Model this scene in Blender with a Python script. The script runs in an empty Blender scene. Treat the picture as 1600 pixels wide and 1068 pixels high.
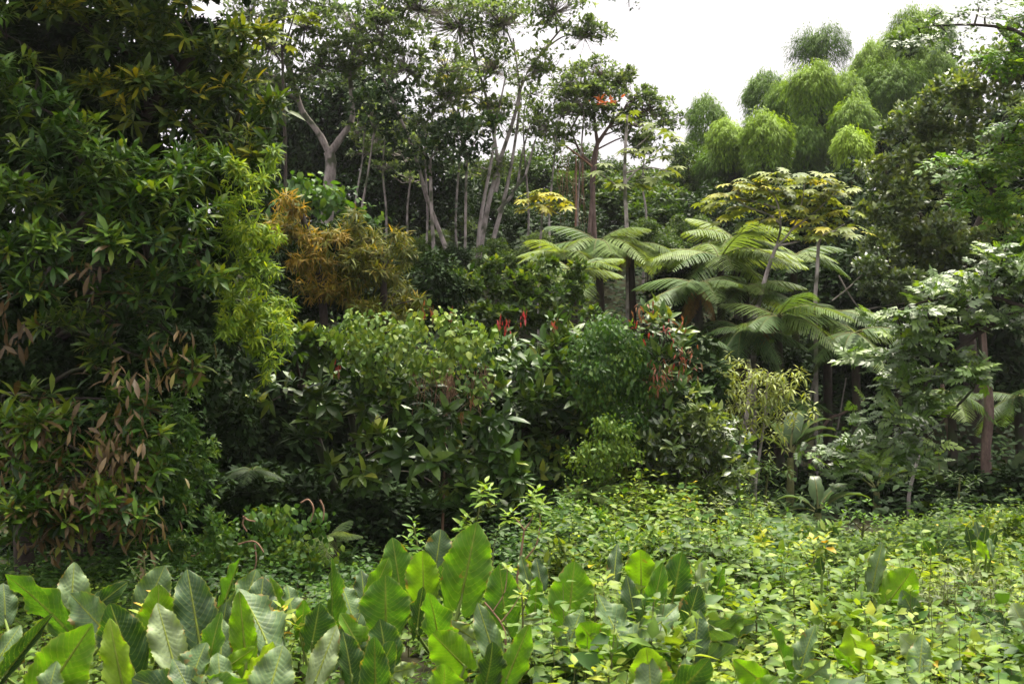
import bpy, math
import numpy as np
from mathutils import Matrix, Vector

S = bpy.context.scene
COL = S.collection
rng = np.random.default_rng(11)
R = math.radians

# ------------------------------------------------------------------ camera, sky, sun, exposure
FPX, CZ = 2000.0, 3.4
cam_d = bpy.data.cameras.new("camera")
cam_d.sensor_width = 36.0
cam_d.lens = 36.0 * FPX / 1600.0
cam_d.clip_start, cam_d.clip_end = 0.1, 2000.0
cam_d.dof.use_dof = True
cam_d.dof.focus_distance = 19.0
cam_d.dof.aperture_fstop = 2.8
cam = bpy.data.objects.new("camera", cam_d)
COL.objects.link(cam)
cam.location = (0, 0, CZ)
cam.rotation_euler = (R(90), 0, 0)
S.camera = cam

SUN_EL, SUN_AZ = R(72), R(35)        # azimuth measured from +Y towards +X: light comes from behind the trees
w = bpy.data.worlds.new("World")
S.world = w
w.use_nodes = True
nt = w.node_tree
nt.nodes.clear()
out = nt.nodes.new("ShaderNodeOutputWorld")
bg = nt.nodes.new("ShaderNodeBackground")
sky = nt.nodes.new("ShaderNodeTexSky")
sky.sky_type = 'NISHITA'
sky.sun_disc = False
sky.sun_elevation = SUN_EL
sky.sun_rotation = SUN_AZ
sky.dust_density = 4.0
hs = nt.nodes.new("ShaderNodeHueSaturation")
hs.inputs['Saturation'].default_value = 0.10
cl = nt.nodes.new("ShaderNodeMixRGB")            # even cloud sheet over the clear sky
cl.inputs[0].default_value = 0.8
cl.inputs[2].default_value = (9.9, 9.4, 9.6, 1)
nt.links.new(sky.outputs[0], hs.inputs['Color'])
nt.links.new(hs.outputs[0], cl.inputs[1])
# an overcast sky is about three times brighter overhead than at the horizon
wtc = nt.nodes.new("ShaderNodeTexCoord")
wsx = nt.nodes.new("ShaderNodeSeparateXYZ")
nt.links.new(wtc.outputs['Generated'], wsx.inputs[0])
wmr = nt.nodes.new("ShaderNodeMapRange")
wmr.inputs[1].default_value = 0.0; wmr.inputs[2].default_value = 1.0
wmr.inputs[3].default_value = 0.38; wmr.inputs[4].default_value = 1.42
nt.links.new(wsx.outputs['Z'], wmr.inputs[0])
wmu = nt.nodes.new("ShaderNodeMixRGB"); wmu.blend_type = 'MULTIPLY'; wmu.inputs[0].default_value = 1.0
nt.links.new(cl.outputs[0], wmu.inputs[1]); nt.links.new(wmr.outputs[0], wmu.inputs[2])
nt.links.new(wmu.outputs[0], bg.inputs['Color'])
bg.inputs['Strength'].default_value = 0.085
nt.links.new(bg.outputs[0], out.inputs[0])

sd = bpy.data.lights.new("sun", 'SUN')
sd.energy = 4.6
sd.angle = R(34)
sd.color = (1.0, 0.93, 0.78)
so = bpy.data.objects.new("sun", sd)
COL.objects.link(so)
so.location = (20, 40, 60)
dsun = Vector((math.sin(SUN_AZ) * math.cos(SUN_EL), math.cos(SUN_AZ) * math.cos(SUN_EL), math.sin(SUN_EL)))
so.rotation_euler = dsun.to_track_quat('Z', 'Y').to_euler()

S.view_settings.view_transform = 'Standard'
S.view_settings.look = 'None'
S.view_settings.exposure = 1.5
S.view_settings.gamma = 1.0
S.view_settings.use_curve_mapping = False
S.render.engine = 'CYCLES'
cy = S.cycles
cy.max_bounces = 5
cy.diffuse_bounces = 2
cy.glossy_bounces = 2
cy.transmission_bounces = 3
cy.transparent_max_bounces = 4
cy.caustics_reflective = False
cy.caustics_refractive = False
cy.use_denoising = True
cy.sample_clamp_indirect = 4.0

# ------------------------------------------------------------------ helpers
def at(px, py, Y):
    return np.array([(px - 800.0) / FPX * Y, Y, CZ + (534.0 - py) / FPX * Y])

def nrm(a):
    return a / np.maximum(np.linalg.norm(a, axis=-1, keepdims=True), 1e-9)

def smooth01(t):
    t = np.clip(t, 0, 1)
    return t * t * (3 - 2 * t)

def ground_z(x, y):
    x, y = np.asarray(x, float), np.asarray(y, float)
    start = np.interp(x, [-12, -6, 0, 5, 9, 14], [23, 24, 25, 27, 31, 31])
    d = np.maximum(y - start, 0)
    h = 0.52 * np.minimum(d, 10) + 0.08 * np.clip(d - 10, 0, 30)
    h = h * smooth01(d / 3.0 + 0.2)
    h += np.clip((x - 8) / 14, 0, 1) * smooth01((y - 34) / 16) * 4.0
    h += 0.06 * np.sin(x * 1.3 + 0.7) * np.sin(y * 1.1) + 0.04 * np.sin(x * 3.1) * np.sin(y * 2.7 + 1)
    return h

def tag(o, label=None, cat=None, group=None, kind=None):
    if label: o['label'] = label
    if cat: o['category'] = cat
    if group: o['group'] = group
    if kind: o['kind'] = kind
    return o

def thing(name, loc, label, cat, group=None):
    o = bpy.data.objects.new(name, None)
    COL.objects.link(o)
    o.empty_display_size = 0.3
    o.location = tuple(float(v) for v in loc)
    return tag(o, label, cat, group)

def mesh_from(name, V, faces_flat, sizes, mat=None, attrs=None, smooth=False, mats=None, mat_idx=None):
    me = bpy.data.meshes.new(name)
    V = np.ascontiguousarray(V, dtype=np.float32)
    ff = np.ascontiguousarray(faces_flat, dtype=np.int32)
    sz = np.ascontiguousarray(sizes, dtype=np.int32)
    me.vertices.add(len(V))
    me.vertices.foreach_set("co", V.ravel())
    me.loops.add(len(ff))
    me.loops.foreach_set("vertex_index", ff)
    me.polygons.add(len(sz))
    st = np.zeros(len(sz), dtype=np.int32)
    st[1:] = np.cumsum(sz)[:-1]
    me.polygons.foreach_set("loop_start", st)
    me.update(calc_edges=True)
    if smooth:
        me.polygons.foreach_set("use_smooth", np.ones(len(sz), dtype=bool))
    for k, v in (attrs or {}).items():
        a = me.attributes.new(k, 'FLOAT', 'POINT')
        a.data.foreach_set("value", np.ascontiguousarray(v, dtype=np.float32))
    if mats:
        for m in mats: me.materials.append(m)
        if mat_idx is not None:
            me.polygons.foreach_set("material_index", np.ascontiguousarray(mat_idx, dtype=np.int32))
    elif mat:
        me.materials.append(mat)
    me.validate(verbose=False)
    return me

def obj(name, me, parent=None):
    o = bpy.data.objects.new(name, me)
    COL.objects.link(o)
    if parent is not None:
        o.parent = parent
    return o

# ------------------------------------------------------------------ materials
def new_mat(name):
    m = bpy.data.materials.new(name)
    m.use_nodes = True
    t = m.node_tree
    t.nodes.clear()
    o = t.nodes.new("ShaderNodeOutputMaterial")
    return m, t, o

def ramp(t, stops):
    r = t.nodes.new("ShaderNodeValToRGB")
    e = r.color_ramp.elements
    while len(e) < len(stops): e.new(0.5)
    for i, (p, c) in enumerate(stops):
        e[i].position = p
        e[i].color = (c[0], c[1], c[2], 1)
    return r

def leaf_mat(name, stops, rough=0.42, spec=0.5, transl=0.35, warm=(1.5, 1.35, 0.5), under=None, coat=0.0):
    m, t, o = new_mat(name)
    stops = [(p_, (c_[0] + (.045 * c_[1] if c_[1] > c_[0] * 1.3 else 0), c_[1], c_[2] * .8)) for p_, c_ in stops]
    a = t.nodes.new("ShaderNodeAttribute"); a.attribute_name = 'tint'
    r = ramp(t, stops)
    t.links.new(a.outputs['Fac'], r.inputs[0])
    n = t.nodes.new("ShaderNodeTexNoise"); n.inputs['Scale'].default_value = 9.0; n.inputs['Detail'].default_value = 2
    geo = t.nodes.new("ShaderNodeNewGeometry")
    t.links.new(geo.outputs['Position'], n.inputs['Vector'])
    mp = t.nodes.new("ShaderNodeMapRange")
    mp.inputs[1].default_value = 0.3; mp.inputs[2].default_value = 0.7
    mp.inputs[3].default_value = 0.72; mp.inputs[4].default_value = 1.28
    t.links.new(n.outputs[0], mp.inputs[0])
    mu = t.nodes.new("ShaderNodeMixRGB"); mu.blend_type = 'MULTIPLY'; mu.inputs[0].default_value = 1
    t.links.new(r.outputs[0], mu.inputs[1]); t.links.new(mp.outputs[0], mu.inputs[2])
    col = mu.outputs[0]
    p = t.nodes.new("ShaderNodeBsdfPrincipled")
    p.inputs['Roughness'].default_value = rough
    p.inputs['Specular IOR Level'].default_value = spec * (.75 if spec < .5 else 1)
    if coat:
        p.inputs['Coat Weight'].default_value = coat
        p.inputs['Coat Roughness'].default_value = 0.3
    if under:
        um = t.nodes.new("ShaderNodeMixRGB")
        um.inputs[2].default_value = (*under, 1)
        t.links.new(col, um.inputs[1])
        t.links.new(geo.outputs['Backfacing'], um.inputs[0])
        t.links.new(um.outputs[0], p.inputs['Base Color'])
    else:
        t.links.new(col, p.inputs['Base Color'])
    tr = t.nodes.new("ShaderNodeBsdfTranslucent")
    tm = t.nodes.new("ShaderNodeMixRGB"); tm.blend_type = 'MULTIPLY'; tm.inputs[0].default_value = 1
    tm.inputs[2].default_value = (*warm, 1)
    t.links.new(col, tm.inputs[1]); t.links.new(tm.outputs[0], tr.inputs['Color'])
    mx = t.nodes.new("ShaderNodeMixShader"); mx.inputs[0].default_value = transl
    t.links.new(p.outputs[0], mx.inputs[1]); t.links.new(tr.outputs[0], mx.inputs[2])
    t.links.new(mx.outputs[0], o.inputs[0])
    return m

def bark_mat(name, c1, c2, scale=6.0, moss=None):
    m, t, o = new_mat(name)
    tc = t.nodes.new("ShaderNodeTexCoord")
    mp = t.nodes.new("ShaderNodeMapping"); mp.inputs['Scale'].default_value = (1, 1, 0.35)
    t.links.new(tc.outputs['Object'], mp.inputs[0])
    n = t.nodes.new("ShaderNodeTexNoise"); n.inputs['Scale'].default_value = scale; n.inputs['Detail'].default_value = 6
    n.inputs['Roughness'].default_value = 0.7
    t.links.new(mp.outputs[0], n.inputs['Vector'])
    r = ramp(t, [(0.35, c1), (0.65, c2)])
    t.links.new(n.outputs[0], r.inputs[0])
    col = r.outputs[0]
    if moss:
        n2 = t.nodes.new("ShaderNodeTexNoise"); n2.inputs['Scale'].default_value = scale * 0.4
        t.links.new(tc.outputs['Object'], n2.inputs['Vector'])
        r2 = ramp(t, [(0.5, (0, 0, 0)), (0.62, (1, 1, 1))])
        t.links.new(n2.outputs[0], r2.inputs[0])
        mm = t.nodes.new("ShaderNodeMixRGB"); mm.inputs[2].default_value = (*moss, 1)
        t.links.new(r2.outputs[0], mm.inputs[0]); t.links.new(col, mm.inputs[1])
        col = mm.outputs[0]
    p = t.nodes.new("ShaderNodeBsdfPrincipled"); p.inputs['Roughness'].default_value = 0.85
    p.inputs['Specular IOR Level'].default_value = 0.2
    t.links.new(col, p.inputs['Base Color'])
    b = t.nodes.new("ShaderNodeBump"); b.inputs['Strength'].default_value = 0.6; b.inputs['Distance'].default_value = 0.03
    t.links.new(n.outputs[0], b.inputs['Height']); t.links.new(b.outputs[0], p.inputs['Normal'])
    t.links.new(p.outputs[0], o.inputs[0])
    return m

G = lambda *a: a
M = {}
M['rosette'] = leaf_mat('rosette_leaf', [(0, (.010, .036, .006)), (.35, (.022, .072, .007)), (.6, (.07, .15, .010)), (.72, (.14, .20, .02)), (.8, (.12, .082, .038)), (1, (.072, .047, .024))], .45, .35, .28)
M['yrosette'] = leaf_mat('upper_rosette_leaf', [(0, (.014, .04, .008)), (.5, (.038, .085, .012)), (.8, (.13, .18, .018)), (1, (.38, .34, .02))], .45, .35, .36)
M['creeper'] = leaf_mat('creeper_leaf', [(0, (.05, .12, .010)), (.6, (.14, .25, .018)), (1, (.29, .37, .03))], .5, .3, .42)
M['vine'] = leaf_mat('vine_leaf', [(0, (.016, .055, .010)), (.6, (.042, .115, .016)), (1, (.11, .19, .02))], .5, .3, .35)
M['golden'] = leaf_mat('golden_leaf', [(0, (.035, .06, .008)), (.4, (.10, .118, .012)), (.7, (.20, .16, .02)), (1, (.29, .20, .04))], .55, .25, .38, (1.3, 1.1, .5))
M['cacao'] = leaf_mat('broad_glossy_leaf', [(0, (.012, .04, .007)), (.5, (.034, .088, .012)), (.8, (.08, .145, .018)), (1, (.19, .22, .03))], .40, .45, .2)
M['palecreeper'] = leaf_mat('pale_creeper_leaf', [(0, (.03, .085, .014)), (.6, (.095, .18, .03)), (1, (.21, .29, .07))], .5, .35, .3)
M['dark'] = leaf_mat('dark_leaf', [(0, (.006, .019, .005)), (.6, (.016, .045, .008)), (1, (.045, .085, .012))], .5, .22, .22)
M['mid'] = leaf_mat('mid_green_leaf', [(0, (.014, .042, .007)), (.6, (.042, .092, .011)), (1, (.12, .175, .016))], .5, .3, .38)
M['canopy'] = leaf_mat('airy_canopy_leaf', [(0, (.05, .095, .03)), (.6, (.10, .165, .05)), (1, (.19, .24, .07))], .45, .4, .52, (1.25, 1.2, .8))
M['gloss'] = leaf_mat('glossy_leaf', [(0, (.022, .054, .015)), (.6, (.065, .12, .032)), (1, (.14, .20, .045))], .36, .9, .36)
M['silver'] = leaf_mat('silvery_pinnate_leaf', [(0, (.03, .07, .014)), (.55, (.06, .135, .018)), (1, (.17, .28, .02))], .44, .85, .38)
M['bright'] = leaf_mat('bright_leaf', [(0, (.035, .11, .012)), (.6, (.08, .19, .018)), (1, (.18, .28, .03))], .45, .35, .42)
M['bamboo'] = leaf_mat('bamboo_leaf', [(0, (.025, .068, .012)), (.5, (.08, .17, .016)), (1, (.20, .33, .025))], .55, .2, .42, (1.3, 1.25, .5))
M['cecropia'] = leaf_mat('cecropia_leaf', [(0, (.07, .12, .022)), (.55, (.18, .22, .045)), (.88, (.32, .30, .04)), (1, (.42, .20, .03))], .5, .35, .35)
M['schef'] = leaf_mat('whorled_leaf', [(0, (.08, .13, .03)), (.6, (.19, .25, .06)), (1, (.33, .35, .10))], .45, .4, .35)
M['fern'] = leaf_mat('fern_frond', [(0, (.026, .068, .020)), (.5, (.068, .132, .042)), (.85, (.15, .225, .075)), (.92, (.24, .15, .05)), (1, (.18, .10, .04))], .5, .3, .4)
M['weed'] = leaf_mat('weed_leaf', [(0, (.028, .078, .009)), (.5, (.09, .175, .018)), (.85, (.21, .30, .045)), (.94, (.40, .38, .04)), (1, (.48, .30, .03))], .5, .35, .38)
M['greyweed'] = leaf_mat('grey_weed_leaf', [(0, (.03, .055, .018)), (.6, (.08, .12, .04)), (1, (.17, .21, .08))], .5, .4, .3)
M['shade'] = leaf_mat('shade_dark_leaf', [(0, (.005, .016, .005)), (.6, (.014, .036, .009)), (1, (.035, .065, .014))], .65, .1, .12)  # leaf colour darkened: deep shade is put into the filler foliage
M['red'] = leaf_mat('red_young_leaf', [(0, (.13, .07, .032)), (.5, (.19, .07, .035)), (1, (.26, .03, .04))], .45, .4, .35, (1.3, .9, .8))
M['orange'] = leaf_mat('orange_flower', [(0, (.34, .11, .03)), (1, (.4, .1, .05))], .5, .3, .4, (1.2, 1, .8))
M['banana'] = leaf_mat('banana_leaf', [(0, (.03, .07, .02)), (1, (.07, .13, .035))], .38, .5, .35)
M['bark_grey'] = bark_mat('grey_bark', (.11, .092, .084), (.34, .295, .28), 7, (.06, .068, .04))
M['bark_dark'] = bark_mat('dark_bark', (.014, .010, .008), (.05, .038, .03), 6, (.04, .05, .025))
M['bark_pale'] = bark_mat('pale_bark', (.15, .125, .118), (.42, .375, .36), 7, (.07, .075, .05))
M['bark_red'] = bark_mat('reddish_bark', (.07, .045, .038), (.20, .14, .12), 7)
M['culm'] = bark_mat('bamboo_culm', (.05, .045, .02), (.12, .10, .05), 8)
M['stem'] = bark_mat('weed_stem', (.06, .07, .025), (.14, .14, .05), 12)
M['vinewood'] = bark_mat('vine_wood', (.14, .075, .05), (.30, .18, .12), 9)

# soil
m, t, o = new_mat('forest_soil')
tc = t.nodes.new("ShaderNodeTexCoord")
n = t.nodes.new("ShaderNodeTexNoise"); n.inputs['Scale'].default_value = 2.5; n.inputs['Detail'].default_value = 8
t.links.new(tc.outputs['Object'], n.inputs['Vector'])
r = ramp(t, [(.35, (.012, .014, .006)), (.55, (.028, .026, .012)), (.7, (.03, .045, .012))])
t.links.new(n.outputs[0], r.inputs[0])
p = t.nodes.new("ShaderNodeBsdfPrincipled"); p.inputs['Roughness'].default_value = .95; p.inputs['Specular IOR Level'].default_value = .1
b = t.nodes.new("ShaderNodeBump"); b.inputs['Strength'].default_value = .8; b.inputs['Distance'].default_value = .06
t.links.new(n.outputs[0], b.inputs['Height']); t.links.new(b.outputs[0], p.inputs['Normal'])
t.links.new(r.outputs[0], p.inputs['Base Color']); t.links.new(p.outputs[0], o.inputs[0])
M['soil'] = m

# ------------------------------------------------------------------ ground
def build_ground():
    xs = np.concatenate([[-900, -300, -120, -60], np.linspace(-34, 34, 137), [60, 120, 300, 900]])
    ys = np.concatenate([[-900, -200, -60, -20], np.linspace(-4, 70, 149), [90, 140, 300, 900]])
    X, Y = np.meshgrid(xs, ys)
    Z = ground_z(X, Y)
    V = np.stack([X, Y, Z], -1).reshape(-1, 3)
    nx = len(xs)
    i, j = np.meshgrid(np.arange(nx - 1), np.arange(len(ys) - 1))
    a = (j * nx + i).ravel()
    F = np.stack([a, a + 1, a + 1 + nx, a + nx], 1)
    o = obj('ground', mesh_from('ground', V, F.ravel(), np.full(len(F), 4), M['soil'], smooth=True))
    tag(o, 'dark damp soil under the field of weeds, rising into a wooded slope', 'ground', kind='structure')
build_ground()

# ------------------------------------------------------------------ tubes (trunks, branches, stems)
class Tubes:
    def __init__(s):
        s.V, s.F, s.n = [], [], 0
    def add(s, pts, radii, sides=7, smooth=True, rough=0.0):
        pts = np.asarray(pts, float)
        radii = np.asarray(radii, float) if np.ndim(radii) else np.full(len(pts), float(radii))
        if smooth and len(pts) > 2:
            k = len(pts)
            tt = np.linspace(0, k - 1, (k - 1) * 4 + 1)
            P = np.vstack([2 * pts[0] - pts[1], pts, 2 * pts[-1] - pts[-2]])
            i = np.minimum(tt.astype(int), k - 2)
            u = (tt - i)[:, None]
            p0, p1, p2, p3 = P[i], P[i + 1], P[i + 2], P[i + 3]
            q = 0.5 * (2 * p1 + (p2 - p0) * u + (2 * p0 - 5 * p1 + 4 * p2 - p3) * u**2 + (3 * p1 - p0 - 3 * p2 + p3) * u**3)
            radii = np.interp(tt, np.arange(k), radii)
            pts = q
        n = len(pts)
        T = np.gradient(pts, axis=0); T = nrm(T)
        ref = np.where(np.abs(T[:, 2:3]) > 0.9, np.array([[1., 0, 0]]), np.array([[0, 0, 1.]]))
        A = nrm(np.cross(T, ref)); B = np.cross(T, A)
        ang = np.linspace(0, 2 * np.pi, sides, endpoint=False)
        rr = radii[:, None] * (1 + rough * rng.normal(size=(n, sides)))
        ring = pts[:, None] + rr[..., None] * (np.cos(ang)[None, :, None] * A[:, None] + np.sin(ang)[None, :, None] * B[:, None])
        V = ring.reshape(-1, 3)
        i, j = np.meshgrid(np.arange(n - 1), np.arange(sides), indexing='ij')
        a = i * sides + j; b = i * sides + (j + 1) % sides
        F = np.stack([a, b, b + sides, a + sides], -1).reshape(-1, 4)
        s.V.append(V); s.F.append(F + s.n); s.n += len(V)
        return pts
    def build(s, name, mat, parent=None, kind=None):
        if not s.V: return None
        V = np.vstack(s.V); F = np.vstack(s.F)
        if parent is not None: V = V - np.array(parent.location)
        o = obj(name, mesh_from(name, V, F.ravel(), np.full(len(F), 4), mat, smooth=True), parent)
        if kind: o['kind'] = kind
        return o

def pxline(pts, Y):
    return np.array([at(p[0], p[1], p[2] if len(p) > 2 else Y) for p in pts])

def tube_part(name, pts, radii, mat, parent, sides=8, rough=0.05):
    tb = Tubes(); tb.add(pts, radii, sides, rough=rough)
    return tb.build(name, mat, parent)

# ------------------------------------------------------------------ leaf shapes (x along the leaf, y across, z up)
def leaf_shape(width, peak=0.45, droop=0.15, fold=0.25, segs=2, stalk=0.0, curl=0.0):
    """segs cross-sections between base and tip: a folded, drooping blade"""
    us = np.linspace(0, 1, segs + 2)[1:-1]
    V = [(0, 0, 0)]; F = []
    def zc(u): return -droop * u * u
    prof = lambda u: (u / peak) ** 0.7 if u < peak else max(0, (1 - (u - peak) / (1 - peak))) ** 0.75
    for u in us:
        hw = width * 0.5 * prof(u)
        x = stalk + u * (1 - stalk)
        V += [(x, hw, zc(u) + fold * hw), (x, 0, zc(u)), (x, -hw, zc(u) + fold * hw)]
    V.append((1, 0, zc(1) - curl))
    F += [(0, 2, 1), (0, 3, 2)]
    for k in range(len(us) - 1):
        a = 1 + 3 * k
        F += [(a, a + 1, a + 4, a + 3), (a + 1, a + 2, a + 5, a + 4)]
    a = 1 + 3 * (len(us) - 1); tip = len(V) - 1
    F += [(a, a + 1, tip), (a + 1, a + 2, tip)]
    return np.array(V, float), F

def xform(shape, F, U, P, s):
    V, Fa = shape
    F = np.array(F, float); F /= np.linalg.norm(F)
    U = np.array(U, float); U -= U.dot(F) * F; U /= np.linalg.norm(U)
    Rr = np.cross(U, F)
    return np.array(P) + s * (V[:, :1] * F + V[:, 1:2] * Rr + V[:, 2:] * U), Fa

def join(shapes):
    V, F, n = [], [], 0
    for v, f in shapes:
        V.append(v); F += [tuple(i + n for i in q) for q in f]; n += len(v)
    return np.vstack(V), F

def pinnate(pairs=5, llen=0.42, lw=0.46, droop=0.25, seed=1):
    rg = np.random.default_rng(seed)
    base = leaf_shape(lw, 0.5, 0.12, 0.15, 1)
    out = []
    for k in range(pairs):
        u = 0.15 + 0.8 * k / (pairs - 1)
        for sd in (-1, 1):
            a = 1.15 - 0.55 * u + rg.normal() * 0.12
            out.append(xform(base, (math.cos(a), sd * math.sin(a), -0.25 + rg.normal() * .1), (rg.normal() * .15, -sd * .1, 1), (u * 0.8, 0, -droop * u * u), llen * (1.05 - 0.3 * abs(u - .5)) * rg.uniform(.85, 1.1)))
    out.append(xform(base, (1, 0, -0.3), (0, 0, 1), (0.8, 0, -droop * .8), llen))
    return join(out)

def palmate(n=9, lw=0.3, droop=0.35, span=300, cup=0.15, seed=2, segs=1):
    rg = np.random.default_rng(seed)
    base = leaf_shape(lw, 0.62, droop, 0.2, segs)
    out = []
    for k in range(n):
        a = R(-span / 2 + span * k / (n - 1))
        l = (1 - 0.35 * abs(a) / math.pi) * rg.uniform(.9, 1.1) * 0.55
        out.append(xform(base, (math.cos(a), math.sin(a), cup), (0, 0, 1), (0.0, 0, 0), l))
    return join(out)

kite = (np.array([(0, 0, 0), (.45, .25, .05), (.45, -.25, .05), (1, 0, -.12)]), [(0, 2, 1), (1, 2, 3)])
SH = {
    'kite': kite,
    'kitethin': (kite[0] * [1, .34, 1], kite[1]),
    'toothlow': leaf_shape(0.62, 0.4, 0.2, 0.22, 1),
    'long': leaf_shape(0.29, 0.58, 0.25, 0.3, 2),          # rosette leaf, widest past the middle
    'ovate': leaf_shape(0.46, 0.42, 0.18, 0.25, 2),
    'broad': leaf_shape(0.52, 0.5, 0.22, 0.22, 3),
    'small': leaf_shape(0.55, 0.45, 0.12, 0.2, 1),
    'round': leaf_shape(0.85, 0.42, 0.15, 0.15, 2),
    'narrow': leaf_shape(0.17, 0.35, 0.3, 0.2, 2),
    'lance': leaf_shape(0.26, 0.4, 0.3, 0.25, 2),
    'blade': leaf_shape(0.16, 0.3, 0.25, 0.1, 1),
    'pinnate': pinnate(),
    'pinnate2': pinnate(4, 0.4, 0.5, 0.4, 5),
    'palm9': palmate(9, .42, .3),
    'palm7': palmate(7, 0.34, 0.75, 300, -0.35, 4),
    'tooth': leaf_shape(0.62, 0.35, 0.2, 0.22, 2),
}
AREA = {'kite': .25, 'kitethin': .085, 'toothlow': .33, 'long': .21, 'ovate': .27, 'broad': .31, 'small': .3, 'round': .5, 'narrow': .1, 'lance': .15, 'blade': .09, 'pinnate': .42, 'pinnate2': .42, 'palm9': .4, 'palm7': .3, 'tooth': .36}

JOBS = []
def job(parent, shape, mat, P, F, U, S_, T, parts=0, name='leaf', rest='foliage'):
    JOBS.append(dict(parent=parent, shape=shape, mat=mat, P=np.asarray(P), F=np.asarray(F), U=np.asarray(U), S=np.asarray(S_), T=np.asarray(T), parts=parts, name=name, rest=rest))

jit = np.random.default_rng(5)
def clumps_px(lst, Y, depth=0.8):
    """(px, py, rx, ry[, Y]) -> centre, radii in metres"""
    out = []
    for c in lst:
        y = c[4] if len(c) > 4 else Y
        rx, rz = c[2] / FPX * y, c[3] / FPX * y
        y += float(jit.uniform(-.35, .35)) * (depth * .5 * (rx + rz) + .6) if len(c) < 5 else 0
        out.append((at(c[0] + jit.normal() * c[2] * .1, c[1] + jit.normal() * c[3] * .15, y), np.array([rx, depth * 0.5 * (rx + rz) + 0.1, rz])))
    return out

def crown(parent, clumps, shape, mat, size, cover, mode='rosette', k=6, cone=65, droop=0.15, tint=(0.4, 0.2), parts=0,
          front=0.7, shell=0.45, up=0.5, flat=0.35, step=0.12, tint_fn=None, bottom=0.45, rest='foliage', young=0.2, keep=None, szvar=.18, sub=4.0, core=.22):
    """leaves set in sprigs over lumpy clumps; returns the sprig origins for twigs"""
    allP = []
    for ci, (c, rad) in enumerate(clumps):
        n = int(cover * math.pi * rad[0] * rad[2] / (AREA[shape] * size * size) / k * 1.6) + 2
        # boughs: smaller tufts standing out of the clump, with shaded gaps between them
        ns = max(3, int(round(sub * (rad[0] * rad[2]) ** .5 / .45)))
        sdir = nrm(rng.normal(size=(ns, 3)) + np.array([0, -.25, .1]))
        fl = (rng.random(ns) < front) & (sdir[:, 1] > 0); sdir[fl, 1] *= -1
        sc = c + sdir * rad * rng.uniform(.62, 1.0, (ns, 1))
        sr = rad * rng.uniform(.28, .5, (ns, 1)) * np.array([1.15, 1.0, .8]) * np.clip((5.5 / ns) ** .4, .55, 1.2)
        which = rng.integers(0, ns, n)
        main = rng.random(n) < core
        cc = np.where(main[:, None], c, sc[which]); rr_ = np.where(main[:, None], rad * .8, sr[which])
        d = nrm(rng.normal(size=(n, 3)))
        fl = (rng.random(n) < front) & (d[:, 1] > 0); d[fl, 1] *= -1
        dn = (d[:, 2] < -0.25) & (rng.random(n) > bottom); d[dn, 2] *= -1
        r = 1.08 - shell * rng.random(n) ** 1.3
        P0 = cc + d * rr_ * r[:, None]
        if keep is not None:
            ok = keep(P0); P0, d, rr_ = P0[ok], d[ok], rr_[ok]; n = len(P0)
        if n == 0: continue
        soff = rng.normal(size=ns) * .07
        soff = soff[which] if keep is None else 0
        outw = nrm(d / rr_)
        D = nrm(outw * 0.8 + np.array([0, 0, up]) + rng.normal(size=(n, 3)) * 0.35)
        allP.append(P0)
        ref = nrm(rng.normal(size=(n, 3)))
        A = nrm(np.cross(D, ref)); B = np.cross(D, A)
        tc = tint[0] + rng.normal() * 0.06
        tsp = tc + soff + rng.normal(size=n) * tint[1]
        ss = np.clip(1 + rng.normal(size=n) * .22, .55, 1.5); dr = droop * rng.uniform(.3, 1.9, n)[:, None]; kk = rng.integers(max(2, k - 3), k + 1, n)
        for j in range(k):
            f = j / max(1, k - 1)
            phi = j * 2.4 + rng.normal(size=n) * 0.25
            th = np.radians(cone * (0.45 + 0.75 * f)) + rng.normal(size=n) * 0.12
            if mode == 'hang':
                Fd = nrm(np.array([0, 0, -0.8]) + outw * 0.45 + rng.normal(size=(n, 3)) * 0.35)
                Wn = outw + np.array([0, -0.1, 0.35]) + rng.normal(size=(n, 3)) * flat
                pos = P0 + rng.normal(size=(n, 3)) * size * 0.9
            elif mode == 'spray':     # leaves alternate left and right of a twig, faces tilted towards the camera
                side = nrm(np.cross(D, np.array([0, 0, 1.])))
                sg = 1 if j % 2 else -1
                Fd = nrm(D * 0.65 + sg * side * 0.75 + rng.normal(size=(n, 3)) * 0.22 + np.array([0, 0, -droop]))
                Wn = np.array([0, -0.55, 1.0]) + outw * 0.3 + rng.normal(size=(n, 3)) * flat
                pos = P0 - D * (size * (0.2 + 0.42 * j))[..., None] if np.ndim(size) else P0 - D * size * (0.2 + 0.38 * j)
            else:
                Fd = np.cos(th)[:, None] * D + np.sin(th)[:, None] * (np.cos(phi)[:, None] * A + np.sin(phi)[:, None] * B)
                Fd = nrm(Fd + dr * np.array([0, 0, -(0.3 + 1.2 * f)]))
                Wn = D * 0.8 + np.array([0, -0.1, 0.6]) + rng.normal(size=(n, 3)) * flat
                pos = P0 - D * size * step * j
            U = nrm(Wn - (Wn * Fd).sum(1, keepdims=True) * Fd)
            sz = ss * size * (1 + rng.normal(size=n) * szvar) * (0.8 + 0.3 * math.sin(math.pi * min(1, f + .25)))
            T = tsp + young * (0.5 - f) + rng.normal(size=n) * 0.05
            if tint_fn is not None: T = tint_fn(T, pos, f, Fd)
            m_ = kk > j
            if m_.any(): job(parent, shape, mat, pos[m_], Fd[m_], U[m_], np.clip(sz, size * .4, size * 1.7)[m_], np.clip(T, 0, 1)[m_], parts if j == 0 else -1, rest=rest)
    return np.vstack(allP) if allP else np.zeros((0, 3))

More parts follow.
